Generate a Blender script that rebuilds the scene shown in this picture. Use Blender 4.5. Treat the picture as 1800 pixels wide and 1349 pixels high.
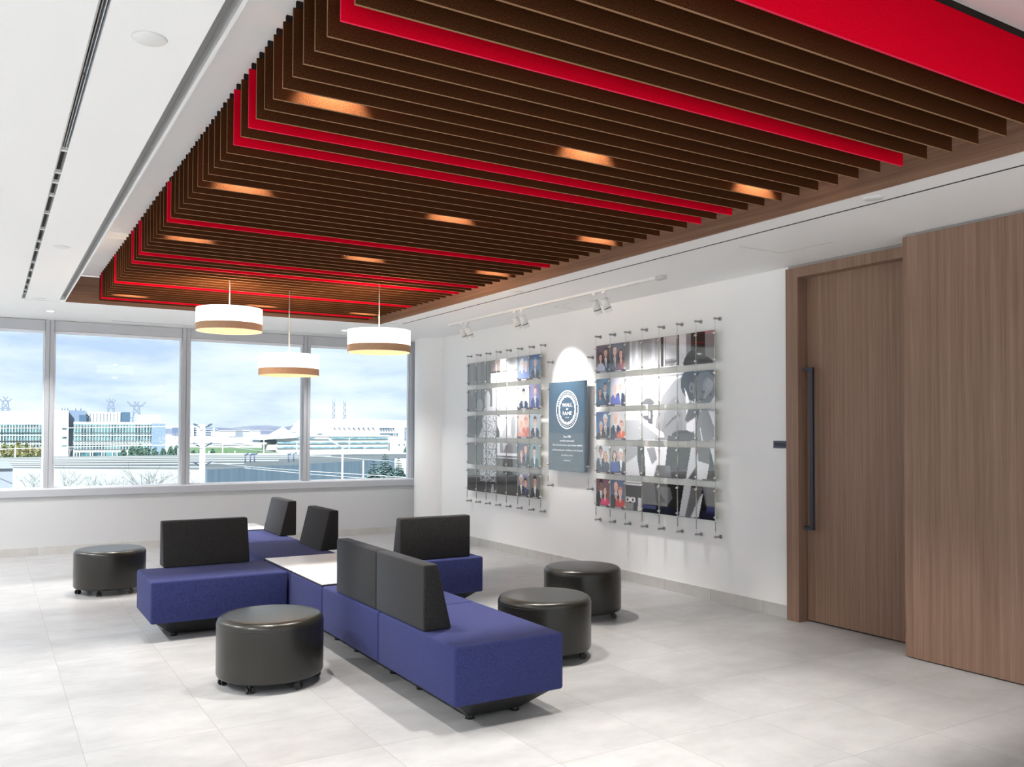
import bpy, bmesh, math, random
import numpy as np
from mathutils import Vector, Matrix

random.seed(7)
S = bpy.context.scene
for o in list(bpy.data.objects):
    bpy.data.objects.remove(o)
C = S.collection
PI = math.pi

# ------------------------------------------------------------------ camera
FPX = 1523.38                      # focal length in pixels of the 1800 px wide frame
yaw, pitch, roll, SY = math.radians(31.188), math.radians(1.3216), math.radians(0.157), 49.45
EYE = 1.5
_F = Vector((math.sin(yaw) * math.cos(pitch), math.cos(yaw) * math.cos(pitch), math.sin(pitch)))
_R0 = Vector((math.cos(yaw), -math.sin(yaw), 0))
_U0 = _R0.cross(_F)
_R = _R0 * math.cos(roll) + _U0 * math.sin(roll)
_U = -_R0 * math.sin(roll) + _U0 * math.cos(roll)
cam = bpy.data.cameras.new('camera')
camo = bpy.data.objects.new('camera', cam)
C.objects.link(camo)
M = Matrix.Identity(4)
for i in range(3):
    M[i][0], M[i][1], M[i][2] = _R[i], _U[i], -_F[i]
    M[i][3] = (0, 0, EYE)[i]
camo.matrix_world = M
cam.sensor_width = 36
cam.lens = FPX / 1800 * 36
cam.shift_y = SY / 1800
cam.clip_end = 8000
cam.clip_start = 0.02
S.camera = camo

# ------------------------------------------------------------------ view, world, sun
S.view_settings.view_transform = 'Standard'
S.view_settings.look = 'None'
S.view_settings.exposure = 1.3
S.view_settings.gamma = 1.0
S.view_settings.use_curve_mapping = False

DAY = 0.465         # sky
SUN = 5.5          # sun on the far side of the building
DOWN = 1.0         # downlight factor

w = bpy.data.worlds.new('sky')
S.world = w
w.use_nodes = True
nt = w.node_tree
nt.nodes.clear()
N = nt.nodes.new
out = N('ShaderNodeOutputWorld'); bg = N('ShaderNodeBackground')
tc = N('ShaderNodeTexCoord'); mp = N('ShaderNodeMapping')
mp.inputs['Scale'].default_value = (1.4, 1.4, 6.5)
mp.inputs['Location'].default_value = (3.1, 0.4, 0.35)
n1 = N('ShaderNodeTexNoise'); n1.inputs['Scale'].default_value = 2.6; n1.inputs['Detail'].default_value = 7
n1.inputs['Roughness'].default_value = 0.56; n1.inputs['Distortion'].default_value = 0.25
cr = N('ShaderNodeValToRGB')
cr.color_ramp.elements[0].position = 0.36; cr.color_ramp.elements[0].color = (0.56, 0.69, 0.93, 1)
cr.color_ramp.elements[1].position = 0.60; cr.color_ramp.elements[1].color = (0.99, 1.0, 1.0, 1)
e = cr.color_ramp.elements.new(0.47); e.color = (0.78, 0.87, 0.97, 1)
bg.inputs['Strength'].default_value = DAY
L = nt.links.new
L(tc.outputs['Generated'], mp.inputs['Vector']); L(mp.outputs['Vector'], n1.inputs['Vector'])
L(n1.outputs['Fac'], cr.inputs['Fac']); L(cr.outputs['Color'], bg.inputs['Color'])
L(bg.outputs['Background'], out.inputs['Surface'])

sl = bpy.data.lights.new('sun', 'SUN'); sl.energy = SUN; sl.angle = math.radians(0.6); sl.color = (1, 0.97, 0.92)
so = bpy.data.objects.new('sun', sl); C.objects.link(so)
so.rotation_euler = Vector((0.40, 0.76, -0.54)).to_track_quat('-Z', 'Y').to_euler()
so.location = (-200, -300, 300)

# ------------------------------------------------------------------ materials
def lin(r, g, b):
    f = lambda c: (c / 255 / 12.92) if c / 255 <= 0.04045 else ((c / 255 + 0.055) / 1.055) ** 2.4
    return (f(r), f(g), f(b), 1)

MATS = {}
ALB = 1.0          # reflectance factor, lowered for the sunlit town outside
def mat(name, col, rough=0.5, metal=0.0, spec=0.5, noise=None, bump=None, emit=None, coat=0, ior=None, trans=0):
    """noise=(scale xyz, amount, colour2) ; bump=(scale, strength)"""
    m = bpy.data.materials.new(name); m.use_nodes = True
    col = tuple(v * ALB for v in col[:3])
    if noise: noise = (noise[0], noise[1], tuple(v * ALB for v in noise[2][:3]))
    t = m.node_tree; b = t.nodes['Principled BSDF']
    b.inputs['Base Color'].default_value = (*col[:3], 1)
    b.inputs['Roughness'].default_value = rough
    b.inputs['Metallic'].default_value = metal
    b.inputs['Specular IOR Level'].default_value = spec
    if ior: b.inputs['IOR'].default_value = ior
    if coat:
        b.inputs['Coat Weight'].default_value = coat; b.inputs['Coat Roughness'].default_value = 0.02
    if trans: b.inputs['Transmission Weight'].default_value = trans
    if emit:
        b.inputs['Emission Color'].default_value = (*emit[:3], 1); b.inputs['Emission Strength'].default_value = emit[3]
    if noise or bump:
        tc = t.nodes.new('ShaderNodeTexCoord')
    if noise:
        sc, amt, c2 = noise[:3]
        mp = t.nodes.new('ShaderNodeMapping'); mp.inputs['Scale'].default_value = sc
        nz = t.nodes.new('ShaderNodeTexNoise'); nz.inputs['Scale'].default_value = 1; nz.inputs['Detail'].default_value = 4
        rp = t.nodes.new('ShaderNodeValToRGB')
        rp.color_ramp.elements[0].position = 0.5 - amt; rp.color_ramp.elements[1].position = 0.5 + amt
        rp.color_ramp.elements[0].color = (*col[:3], 1); rp.color_ramp.elements[1].color = (*c2[:3], 1)
        t.links.new(tc.outputs['Object'], mp.inputs['Vector']); t.links.new(mp.outputs['Vector'], nz.inputs['Vector'])
        t.links.new(nz.outputs['Fac'], rp.inputs['Fac']); t.links.new(rp.outputs['Color'], b.inputs['Base Color'])
    if bump:
        nb = t.nodes.new('ShaderNodeTexNoise'); nb.inputs['Scale'].default_value = bump[0]; nb.inputs['Detail'].default_value = 3
        bp = t.nodes.new('ShaderNodeBump'); bp.inputs['Strength'].default_value = bump[1]; bp.inputs['Distance'].default_value = 0.002
        t.links.new(tc.outputs['Object'], nb.inputs['Vector']); t.links.new(nb.outputs['Fac'], bp.inputs['Height'])
        t.links.new(bp.outputs['Normal'], b.inputs['Normal'])
    MATS[name] = m
    return m

paint = mat('white_paint', (0.90, 0.905, 0.91), 0.55)
ceilm = mat('ceiling_paint', (0.93, 0.93, 0.93), 0.7)
colm = mat('column_paint', (0.90, 0.905, 0.91), 0.5)
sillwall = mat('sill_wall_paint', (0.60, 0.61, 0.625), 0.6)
frame = mat('window_frame_metal', (0.50, 0.515, 0.55), 0.4, 0.1)
frame2 = mat('window_frame_edge', (0.86, 0.89, 0.95), 0.35, 0.05)
shade = mat('roller_shade_box', (0.55, 0.57, 0.61), 0.5)
slotgrey = mat('slot_aluminium', (0.36, 0.35, 0.34), 0.4, 0.4)
slotblack = mat('slot_black', (0.012, 0.012, 0.012), 0.6)
whitemetal = mat('white_metal', (0.80, 0.80, 0.79), 0.35)
darkline = mat('shadow_gap', (0.03, 0.03, 0.03), 0.8)
seamgrey = mat('ceiling_seam', (0.45, 0.44, 0.43), 0.8)
steel = mat('brushed_steel', (0.42, 0.42, 0.43), 0.35, 0.85)
steel2 = mat('clamp_nickel', (0.62, 0.61, 0.58), 0.3, 0.8)
blackmetal = mat('black_metal', (0.035, 0.04, 0.055), 0.4, 0.4)
plastic = mat('black_plastic', (0.012, 0.012, 0.013), 0.4)
feltbrown = mat('brown_felt', (0.045, 0.015, 0.006), 0.95, spec=0.0, noise=((260, 260, 200), 0.14, (0.115, 0.042, 0.017)))
feltred = mat('red_felt', (0.80, 0.001, 0.016), 0.95, spec=0.0, noise=((200, 200, 160), 0.14, (0.92, 0.005, 0.035)))
edgebrown = mat('brown_felt_cut_edge_lit', (0.30, 0.17, 0.09), 0.9, spec=0.1)  # cut edge, lightened mostly to put floor light into the colour
edgered = mat('red_felt_cut_edge_lit', (0.80, 0.03, 0.09), 0.9, spec=0.1)  # pinker than the red face, floor light put into the colour
railm = mat('dark_rail', (0.03, 0.025, 0.022), 0.8, spec=0.1)
laminate = mat('white_laminate', (0.83, 0.83, 0.83), 0.28)
lamedge = mat('laminate_edge', (0.05, 0.035, 0.03), 0.5)
bluefab = mat('blue_wool', (0.020, 0.026, 0.100), 0.9, spec=0.2, noise=((300, 300, 110), 0.13, (0.038, 0.046, 0.152)), bump=(600, 0.3))
bluefab.node_tree.nodes['Principled BSDF'].inputs['Sheen Weight'].default_value = 0.04
greyfab = mat('charcoal_wool', (0.018, 0.017, 0.017), 0.9, spec=0.2, noise=((300, 300, 110), 0.13, (0.038, 0.035, 0.033)), bump=(600, 0.3))
for _m in (greyfab,):
    _m.node_tree.nodes['Principled BSDF'].inputs['Sheen Weight'].default_value = 0.10; _m.node_tree.nodes['Principled BSDF'].inputs['Sheen Tint'].default_value = (0.6, 0.75, 1, 1)  # blue tint puts the windows' light into the wool's sheen
leather = mat('charcoal_leather', (0.019, 0.018, 0.015), 0.29, spec=0.5, ior=1.5, bump=(180, 0.06))
acryl = mat('acrylic_edge', (0.80, 0.78, 0.62), 0.25, spec=0.5)
linen = mat('shade_linen', (0.9, 0.89, 0.87), 0.8, emit=(1, 0.965, 0.90, 0.85))
band = mat('shade_band', (0.56, 0.34, 0.19), 0.7, noise=((90, 90, 90), 0.2, (0.64, 0.41, 0.25)))
lining = mat('shade_lining', (0.72, 0.50, 0.33), 0.8)
diffuser = mat('lamp_diffuser', (0.9, 0.9, 0.9), 0.5, emit=(1, 0.88, 0.70, 0.45))
hotlens = mat('downlight_lens', (0.9, 0.9, 0.9), 0.5, emit=(1, 0.95, 0.88, 9.0))
ringm = mat('badge_white', (0.85, 0.87, 0.9), 0.5)
tealm = mat('plaque_blue', (0.012, 0.034, 0.062), 0.04, ior=2.4, noise=((4, 4, 4), 0.3, (0.018, 0.050, 0.082)))

def wood(name, c1, c2, scale, vertical=True):
    m = bpy.data.materials.new(name); m.use_nodes = True
    t = m.node_tree; b = t.nodes['Principled BSDF']; NN = t.nodes.new
    tc = NN('ShaderNodeTexCoord'); mp = NN('ShaderNodeMapping'); mp.inputs['Scale'].default_value = scale
    a = NN('ShaderNodeTexNoise'); a.inputs['Scale'].default_value = 1; a.inputs['Detail'].default_value = 5; a.inputs['Roughness'].default_value = 0.6
    r = NN('ShaderNodeValToRGB')
    r.color_ramp.elements[0].position = 0.34; r.color_ramp.elements[0].color = (*c1, 1)
    r.color_ramp.elements[1].position = 0.66; r.color_ramp.elements[1].color = (*c2, 1)
    mp2 = NN('ShaderNodeMapping'); mp2.inputs['Scale'].default_value = tuple(5 * s for s in scale)
    a2 = NN('ShaderNodeTexNoise'); a2.inputs['Scale'].default_value = 1; a2.inputs['Detail'].default_value = 2
    mx = NN('ShaderNodeMix'); mx.data_type = 'RGBA'; mx.blend_type = 'MULTIPLY'; mx.inputs[0].default_value = 0.55
    r2 = NN('ShaderNodeValToRGB'); r2.color_ramp.elements[0].position = 0.35; r2.color_ramp.elements[0].color = (0.72, 0.69, 0.66, 1)
    r2.color_ramp.elements[1].position = 0.6
    k = t.links.new
    k(tc.outputs['Object'], mp.inputs['Vector']); k(mp.outputs['Vector'], a.inputs['Vector']); k(a.outputs['Fac'], r.inputs['Fac'])
    k(tc.outputs['Object'], mp2.inputs['Vector']); k(mp2.outputs['Vector'], a2.inputs['Vector']); k(a2.outputs['Fac'], r2.inputs['Fac'])
    k(r.outputs['Color'], mx.inputs[6]); k(r2.outputs['Color'], mx.inputs[7]); k(mx.outputs[2], b.inputs['Base Color'])
    b.inputs['Roughness'].default_value = 0.45; b.inputs['Specular IOR Level'].default_value = 0.35
    return m
doorwood = wood('walnut_veneer_vertical', (0.235, 0.140, 0.096), (0.330, 0.208, 0.150), (38, 38, 0.55))
cofferwood_y = wood('walnut_veneer_along_wall', (0.22, 0.118, 0.074), (0.335, 0.19, 0.125), (30, 0.6, 34))
cofferwood_x = wood('walnut_veneer_across', (0.22, 0.118, 0.074), (0.335, 0.19, 0.125), (0.6, 30, 34))

def tile_mat(name, px, py, ox, oy, base1, base2, joint, jw, rough, axes='XY'):
    m = bpy.data.materials.new(name); m.use_nodes = True
    t = m.node_tree; b = t.nodes['Principled BSDF']; NN = t.nodes.new; k = t.links.new
    tc = NN('ShaderNodeTexCoord'); sp = NN('ShaderNodeSeparateXYZ'); k(tc.outputs['Object'], sp.inputs[0])
    def math_(op, a, bb=None):
        n = NN('ShaderNodeMath'); n.operation = op
        for i, v in enumerate((a, bb)):
            if v is None: continue
            if isinstance(v, (int, float)): n.inputs[i].default_value = v
            else: k(v, n.inputs[i])
        return n.outputs[0]
    def cell(s, p, o):
        q = math_('DIVIDE', math_('SUBTRACT', s, o), p)
        fl = math_('FLOOR', q); fr = math_('SUBTRACT', q, fl)
        d = math_('MULTIPLY', math_('MINIMUM', fr, math_('SUBTRACT', 1.0, fr)), p)
        return fl, math_('LESS_THAN', d, jw)
    a, ja = cell(sp.outputs[axes[0]], px, ox)
    if py: c, jc = cell(sp.outputs[axes[1]], py, oy); j = math_('MAXIMUM', ja, jc)
    else: c, j = a, ja
    cb = NN('ShaderNodeCombineXYZ'); k(a, cb.inputs[0]); k(c, cb.inputs[1])
    wn = NN('ShaderNodeTexWhiteNoise'); wn.noise_dimensions = '3D'; k(cb.outputs[0], wn.inputs['Vector'])
    add = NN('ShaderNodeVectorMath'); add.operation = 'MULTIPLY_ADD'; add.inputs[1].default_value = (9, 9, 9)
    k(wn.outputs['Color'], add.inputs[0]); k(tc.outputs['Object'], add.inputs[2])
    mp = NN('ShaderNodeMapping'); mp.inputs['Scale'].default_value = (2.2, 3.3, 2)
    k(add.outputs[0], mp.inputs['Vector'])
    nz = NN('ShaderNodeTexNoise'); nz.inputs['Scale'].default_value = 1.4; nz.inputs['Detail'].default_value = 7; nz.inputs['Roughness'].default_value = 0.65
    k(mp.outputs[0], nz.inputs['Vector'])
    s = math_('ADD', math_('MULTIPLY', nz.outputs['Fac'], 0.95), math_('MULTIPLY', wn.outputs['Value'], 0.13))
    rp = NN('ShaderNodeValToRGB'); rp.color_ramp.elements[0].position = 0.38; rp.color_ramp.elements[1].position = 0.70
    rp.color_ramp.elements[0].color = (*base1, 1); rp.color_ramp.elements[1].color = (*base2, 1)
    k(s, rp.inputs['Fac'])
    mx = NN('ShaderNodeMix'); mx.data_type = 'RGBA'; mx.inputs[7].default_value = (*joint, 1)
    k(j, mx.inputs[0]); k(rp.outputs['Color'], mx.inputs[6]); k(mx.outputs[2], b.inputs['Base Color'])
    b.inputs['Roughness'].default_value = rough; b.inputs['Specular IOR Level'].default_value = 0.4
    return m
floorm = tile_mat('porcelain_floor_tiles', 0.6115, 0.619, 0.402, 4.507, (0.355, 0.358, 0.368), (0.45, 0.455, 0.468), (0.26, 0.26, 0.25), 0.0016, 0.36)
basem_y = tile_mat('stone_baseboard_along_wall', 0.6115, None, 4.50, 0, (0.50, 0.495, 0.48), (0.60, 0.595, 0.58), (0.30, 0.29, 0.28), 0.002, 0.5, 'YZ')
basem_x = tile_mat('stone_baseboard_across', 0.94, None, 0.53, 0, (0.50, 0.495, 0.48), (0.60, 0.595, 0.58), (0.30, 0.29, 0.28), 0.002, 0.5, 'XZ')

def glass_mat():
    m = bpy.data.materials.new('window_glass'); m.use_nodes = True
    t = m.node_tree; t.nodes.clear(); NN = t.nodes.new
    o = NN('ShaderNodeOutputMaterial'); a = NN('ShaderNodeBsdfTransparent'); g = NN('ShaderNodeBsdfGlossy')
    a.inputs['Color'].default_value = (0.95, 0.985, 0.99, 1); g.inputs['Roughness'].default_value = 0.0
    fr = NN('ShaderNodeFresnel'); fr.inputs['IOR'].default_value = 1.25
    mx = NN('ShaderNodeMixShader')
    t.links.new(fr.outputs[0], mx.inputs[0]); t.links.new(a.outputs[0], mx.inputs[1]); t.links.new(g.outputs[0], mx.inputs[2])
    t.links.new(mx.outputs[0], o.inputs['Surface'])
    return m
glassm = glass_mat()

def print_mat():
    m = bpy.data.materials.new('photo_print'); m.use_nodes = True
    t = m.node_tree; b = t.nodes['Principled BSDF']
    at = t.nodes.new('ShaderNodeVertexColor'); at.layer_name = 'ink'
    t.links.new(at.outputs['Color'], b.inputs['Base Color'])
    b.inputs['Roughness'].default_value = 0.03; b.inputs['IOR'].default_value = 2.0
    return m
printm = print_mat()

# ------------------------------------------------------------------ mesh helpers
class MB:
    def __init__(s): s.bm = bmesh.new(); s.mats = []
    def mi(s, m):
        if m is None: return 0
        if m not in s.mats: s.mats.append(m)
        return s.mats.index(m)
    def _tag(s, verts, m):
        i = s.mi(m); fs = {f for v in verts for f in v.link_faces}
        for f in fs: f.material_index = i
        return fs
    def box(s, x0, x1, y0, y1, z0, z1, m=None, bevel=0, seg=2):
        r = bmesh.ops.create_cube(s.bm, size=1, matrix=Matrix.Translation(((x0 + x1) / 2, (y0 + y1) / 2, (z0 + z1) / 2)) @ Matrix.Diagonal((x1 - x0, y1 - y0, z1 - z0, 1)))
        vs = r['verts']; s._tag(vs, m)
        if bevel:
            es = list({e for v in vs for e in v.link_edges})
            bmesh.ops.bevel(s.bm, geom=es, offset=bevel, segments=seg, profile=0.5, affect='EDGES')
        return s
    def prism(s, pts, axis, a, b, m=None, bevel=0, seg=2):
        """pts: 2-D outline in the two other axes; extruded from a to b along axis"""
        def P(p, t):
            if axis == 'X': return (t, p[0], p[1])
            if axis == 'Y': return (p[0], t, p[1])
            return (p[0], p[1], t)
        va = [s.bm.verts.new(P(p, a)) for p in pts]; vb = [s.bm.verts.new(P(p, b)) for p in pts]
        n = len(pts); fs = [s.bm.faces.new(va), s.bm.faces.new(list(reversed(vb)))]
        for i in range(n): fs.append(s.bm.faces.new((va[i], vb[i], vb[(i + 1) % n], va[(i + 1) % n])))
        bmesh.ops.recalc_face_normals(s.bm, faces=fs)
        i = s.mi(m)
        for f in fs: f.material_index = i
        if bevel:
            es = list({e for f in fs for e in f.edges})
            bmesh.ops.bevel(s.bm, geom=es, offset=bevel, segments=seg, profile=0.5, affect='EDGES')
        return s
    def cyl(s, p0, p1, r0, r1=None, m=None, n=16, caps=True):
        p0, p1 = Vector(p0), Vector(p1); d = p1 - p0
        r1 = r0 if r1 is None else r1
        mt = Matrix.Translation((p0 + p1) / 2) @ d.to_track_quat('Z', 'Y').to_matrix().to_4x4()
        r = bmesh.ops.create_cone(s.bm, cap_ends=caps, segments=n, radius1=r0, radius2=r1, depth=d.length, matrix=mt)
        for f in s._tag(r['verts'], m):
            if len(f.verts) == 4: f.smooth = True
        return s
    def lathe(s, prof, c=(0, 0, 0), n=48, m=None, smooth=True):
        rings = []
        for r, z in prof:
            if r < 1e-6: rings.append([s.bm.verts.new((c[0], c[1], c[2] + z))])
            else: rings.append([s.bm.verts.new((c[0] + r * math.cos(2 * PI * i / n), c[1] + r * math.sin(2 * PI * i / n), c[2] + z)) for i in range(n)])
        i_ = s.mi(m); fs = []
        for a, b in zip(rings, rings[1:]):
            for i in range(n):
                j = (i + 1) % n
                if len(a) == 1 and len(b) == 1: continue
                if len(a) == 1: f = s.bm.faces.new((a[0], b[j], b[i]))
                elif len(b) == 1: f = s.bm.faces.new((a[i], a[j], b[0]))
                else: f = s.bm.faces.new((a[i], a[j], b[j], b[i]))
                f.smooth = smooth; f.material_index = i_; fs.append(f)
        bmesh.ops.recalc_face_normals(s.bm, faces=fs)
        return s
    def quad(s, *pts, m=None):
        f = s.bm.faces.new([s.bm.verts.new(p) for p in pts]); f.material_index = s.mi(m); return s
    def mesh(s, name, default=None):
        me = bpy.data.meshes.new(name); s.bm.to_mesh(me); s.bm.free()
        for m in (s.mats or [default]): me.materials.append(m)
        return me
    def obj(s, name, m=None, parent=None, loc=None):
        if m is not None and not s.mats: s.mats = [m]
        return link(name, s.mesh(name, m), parent, loc)

def link(name, me, parent=None, loc=None):
    o = bpy.data.objects.new(name, me); C.objects.link(o)
    if parent is not None: o.parent = parent
    if loc is not None: o.location = loc
    return o
def tag(o, label, cat, group=None, kind=None):
    o['label'] = label; o['category'] = cat
    if group: o['group'] = group
    if kind: o['kind'] = kind
    return o
def thing(name, label, cat, loc=(0, 0, 0), group=None):
    o = link(name, None, None, loc); o.empty_display_size = 0.05
    return tag(o, label, cat, group)
def struct(o): o['kind'] = 'structure'; return o
def smooth_by(o, a=35):
    me = o.data
    for p in me.polygons: p.use_smooth = True
    me.set_sharp_from_angle(angle=math.radians(a))
def spot(name, loc, target, energy, angle, blend, col, size, parent=None):
    l = bpy.data.lights.new(name, 'SPOT'); l.energy = energy; l.spot_size = math.radians(angle); l.spot_blend = blend
    l.color = col; l.shadow_soft_size = size
    o = bpy.data.objects.new(name, l); C.objects.link(o)
    loc = Vector(loc); o.rotation_euler = (Vector(target) - loc).to_track_quat('-Z', 'Y').to_euler()
    o.location = loc
    if parent is not None:
        o.parent = parent; o.location = loc - parent.location
    return o
ORD = ['zeroth', 'first', 'second', 'third', 'fourth', 'fifth', 'sixth', 'seventh', 'eighth', 'ninth', 'tenth', 'eleventh', 'twelfth', 'thirteenth']

# ================================================================== STRUCTURE
CEIL = 2.84
WX = 5.55          # right wall face
WY = 11.86         # far wall face
RX0, RX1, RY0, RY1, RZ = 0.66, 4.19, 1.40, 10.10, 3.13   # ceiling recess

struct(MB().box(-4.2, 6.0, -4.2, 12.2, -0.2, 0.0).obj('floor', floorm))

holes = [(RX0, RX1, RY0, RY1), (0.283, 0.312, -1.0, 10.09), (0.615, RX0, RY0, RY1 - 0.12), (4.404, 4.432, -1.0, 9.95), (1.28, 5.15, 11.53, 11.575)]
xs = sorted({-4.2, 6.0} | {h[0] for h in holes} | {h[1] for h in holes})
ys = sorted({-4.2, 12.0} | {h[2] for h in holes} | {h[3] for h in holes})
mb = MB()
for xa, xb in zip(xs, xs[1:]):
    run = None
    for ya, yb in zip(ys, ys[1:]):
        cx, cy = (xa + xb) / 2, (ya + yb) / 2
        solid = not any(h[0] < cx < h[1] and h[2] < cy < h[3] for h in holes)
        if solid: run = (run[0], yb) if run else (ya, yb)
        if (not solid or yb == ys[-1]) and run:
            mb.box(xa, xb, run[0], run[1], CEIL, CEIL + 0.06); run = None
mb.box(RX0 - 0.1, RX1 + 0.1, RY0 - 0.1, RY1 + 0.1, RZ, RZ + 0.1)
struct(mb.obj('ceiling', ceilm))
mb = MB()
mb.box(0.27, 0.325, -1.0, 10.1, CEIL + 0.058, CEIL + 0.12, slotblack)
mb.box(0.278, 0.283, -1.0, 10.09, CEIL - 0.002, CEIL + 0.05, seamgrey)
for y0, y1 in ((-1.0, 3.60), (3.62, 4.62)):
    mb.box(0.290, 0.2935, y0, y1, CEIL + 0.006, CEIL + 0.04, slotgrey)
    mb.box(0.301, 0.303, y0, y1, CEIL + 0.004, CEIL + 0.04, frame2)
for y in (4.64, 5.06, 5.27, 5.58, 6.05, 6.55, 7.0, 7.35, 7.9, 8.3, 8.75, 9.15, 9.5, 9.75):
    mb.box(0.283, 0.312, y, y + 0.025, CEIL + 0.003, CEIL + 0.02, whitemetal)
struct(mb.obj('trim_1'))                 # linear slot in the left part of the ceiling
mb = MB()
mb.box(4.403, 4.433, -1.0, 9.951, CEIL + 0.002, CEIL + 0.1, slotblack)
struct(mb.obj('trim_2'))
mb = MB()
mb.box(1.279, 5.151, 11.529, 11.576, CEIL + 0.004, CEIL + 0.1, slotblack)
struct(mb.obj('trim_3'))
# recess: left reveal groove and lip, veneer on the right and far sides, plain near side
mb = MB()
mb.box(0.600, 0.615, RY0, RY1 - 0.12, CEIL + 0.001, CEIL + 0.07, slotgrey)
mb.box(0.615, RX0, RY0, RY1 - 0.12, CEIL + 0.05, CEIL + 0.07, slotgrey)
mb.box(RX0, RX0 + 0.014, RY0, RY1, CEIL - 0.004, RZ, whitemetal)
struct(mb.obj('trim_4'))
struct(MB().box(RX1 - 0.015, RX1, RY0, RY1, CEIL - 0.003, RZ).obj('trim_5', cofferwood_y))
struct(MB().box(RX0 + 0.014, RX1 - 0.015, RY1 - 0.015, RY1, CEIL - 0.003, RZ - 0.012).obj('trim_6', cofferwood_x))
struct(MB().box(RX0 + 0.014, RX1 - 0.015, RY0, RY0 + 0.015, CEIL - 0.003, RZ).obj('trim_7', cofferwood_x))
mb = MB().box(0.312, 0.63, 10.135, 10.139, CEIL - 0.0015, CEIL + 0.001)
struct(mb.obj('trim_8', seamgrey))
# access panel seams
mb = MB()
mb.box(4.62, 5.06, 4.470, 4.473, CEIL - 0.001, CEIL + 0.001); mb.box(5.06, 5.063, 4.0, 4.473, CEIL - 0.001, CEIL + 0.001)
mb.box(5.18, 5.42, 7.70, 7.703, CEIL - 0.001, CEIL + 0.001); mb.box(5.18, 5.183, 7.4, 7.703, CEIL - 0.001, CEIL + 0.001)
struct(mb.obj('trim_9', seamgrey))

# walls
struct(MB().box(WX, WX + 0.15, 4.80, 12.05, 0, CEIL).obj('wall_right', paint))
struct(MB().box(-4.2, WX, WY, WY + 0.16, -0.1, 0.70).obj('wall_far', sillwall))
mb = MB(); mb.box(-4.2, 6.0, -4.2, -4.05, 0, 0.15); mb.box(-4.2, 6.0, -4.2, -4.05, 2.70, CEIL)  # unseen wall, glazing added to let in light behind the camera
for x in np.arange(-4.15, 6.01, 1.69): mb.box(x - 0.05, x + 0.05, -4.2, -4.05, 0.15, 2.7)
struct(mb.obj('wall_back', paint))
mb = MB(); mb.box(-4.2, -4.05, -4.0, 12.0, 0, 0.7); mb.box(-4.2, -4.05, -4.0, 12.0, 2.70, CEIL)  # unseen wall, glazing added for daylight from the left
for y in np.arange(-4.0, 12.01, 1.6): mb.box(-4.2, -4.05, y - 0.05, y + 0.05, 0.7, 2.7)
struct(mb.obj('wall_left', paint))
struct(MB().box(WX + 0.06, 6.0, -4.0, 3.60, 0, CEIL).obj('wall_right_near', paint))
struct(MB().lathe([(0.368, 0), (0.368, CEIL)], (5.68, 11.43, 0), 72).obj('wall_corner_column', colm))
struct(MB().box(WX - 0.012, WX, 4.83, 11.10, 0, 0.10).obj('baseboard_right', basem_y))
struct(MB().box(-4.0, 5.30, WY - 0.012, WY, 0, 0.10).obj('baseboard_far', basem_x))

# windows: frame, sill, shade box, pane
mull = [-4.10, -2.54, -0.96, 0.635, 2.21, 3.825, 5.46]
for i, (a, b) in enumerate(zip(mull, mull[1:])):
    wn = link('window_%d' % (i + 1), None); struct(wn)
    x0, x1 = a + 0.047, b - 0.047
    mb = MB()
    mb.box(x0, x0 + 0.022, 11.93, 11.975, 0.80, 2.83, frame2)
    mb.box(x1 - 0.022, x1, 11.93, 11.975, 0.80, 2.83, frame2)
    mb.box(x0 + 0.022, x1 - 0.022, 11.93, 11.975, 0.780, 0.812, frame2)
    mb.box(x0 + 0.022, x1 - 0.022, 11.93, 11.975, 2.70, 2.83, frame)
    mb.obj('window_frame', parent=wn)
    mb = MB()
    mb.box(x0 + 0.004, x1 - 0.004, 11.875, 11.925, 2.715, 2.835, shade)
    mb.box(x0 + 0.01, x1 - 0.01, 11.895, 11.905, 2.675, 2.715, frame2)
    mb.box(x0 + 0.004, x1 - 0.004, 11.88, 11.92, 2.712, 2.716, slotgrey)
    mb.obj('roller_shade', parent=wn)
    MB().box(x0 + 0.02, x1 - 0.02, 11.950, 11.956, 0.81, 2.70).obj('window_pane', glassm, wn)
    mb = MB()
    mb.box(b - 0.046, b - 0.003, 11.855, 12.02, 0.78, CEIL, frame)
    mb.box(b + 0.003, b + 0.046, 11.855, 12.02, 0.78, CEIL, frame)
    mb.box(b - 0.003, b + 0.003, 11.87, 12.0, 0.78, CEIL, slotgrey)
    mb.obj('mullion', parent=wn)
mb = MB()
mb.box(-4.1, 5.46, 11.835, 11.995, 0.70, 0.785, frame, 0.003)
mb.box(-4.1, 5.46, 11.84, 11.93, 0.785, 0.800, frame2)
struct(mb.obj('trim_10'))
for i, y in enumerate(np.arange(-4.0, 11.9, 1.6)):  # unseen panes added on the left to brighten the room
    wn = link('window_%d' % (i + 7), None); struct(wn)
    MB().box(-4.13, -4.124, y + 0.05, min(y + 1.55, 12), 0.7, 2.7).obj('window_pane', glassm, wn)

for i, x in enumerate(np.arange(-4.15, 5.0, 1.69)):  # unseen panes added behind the camera to brighten the room
    wn = link('window_%d' % (i + 17), None); struct(wn)
    MB().box(x + 0.05, x + 1.64, -4.13, -4.124, 0.15, 2.7).obj('window_pane', glassm, wn)

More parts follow.
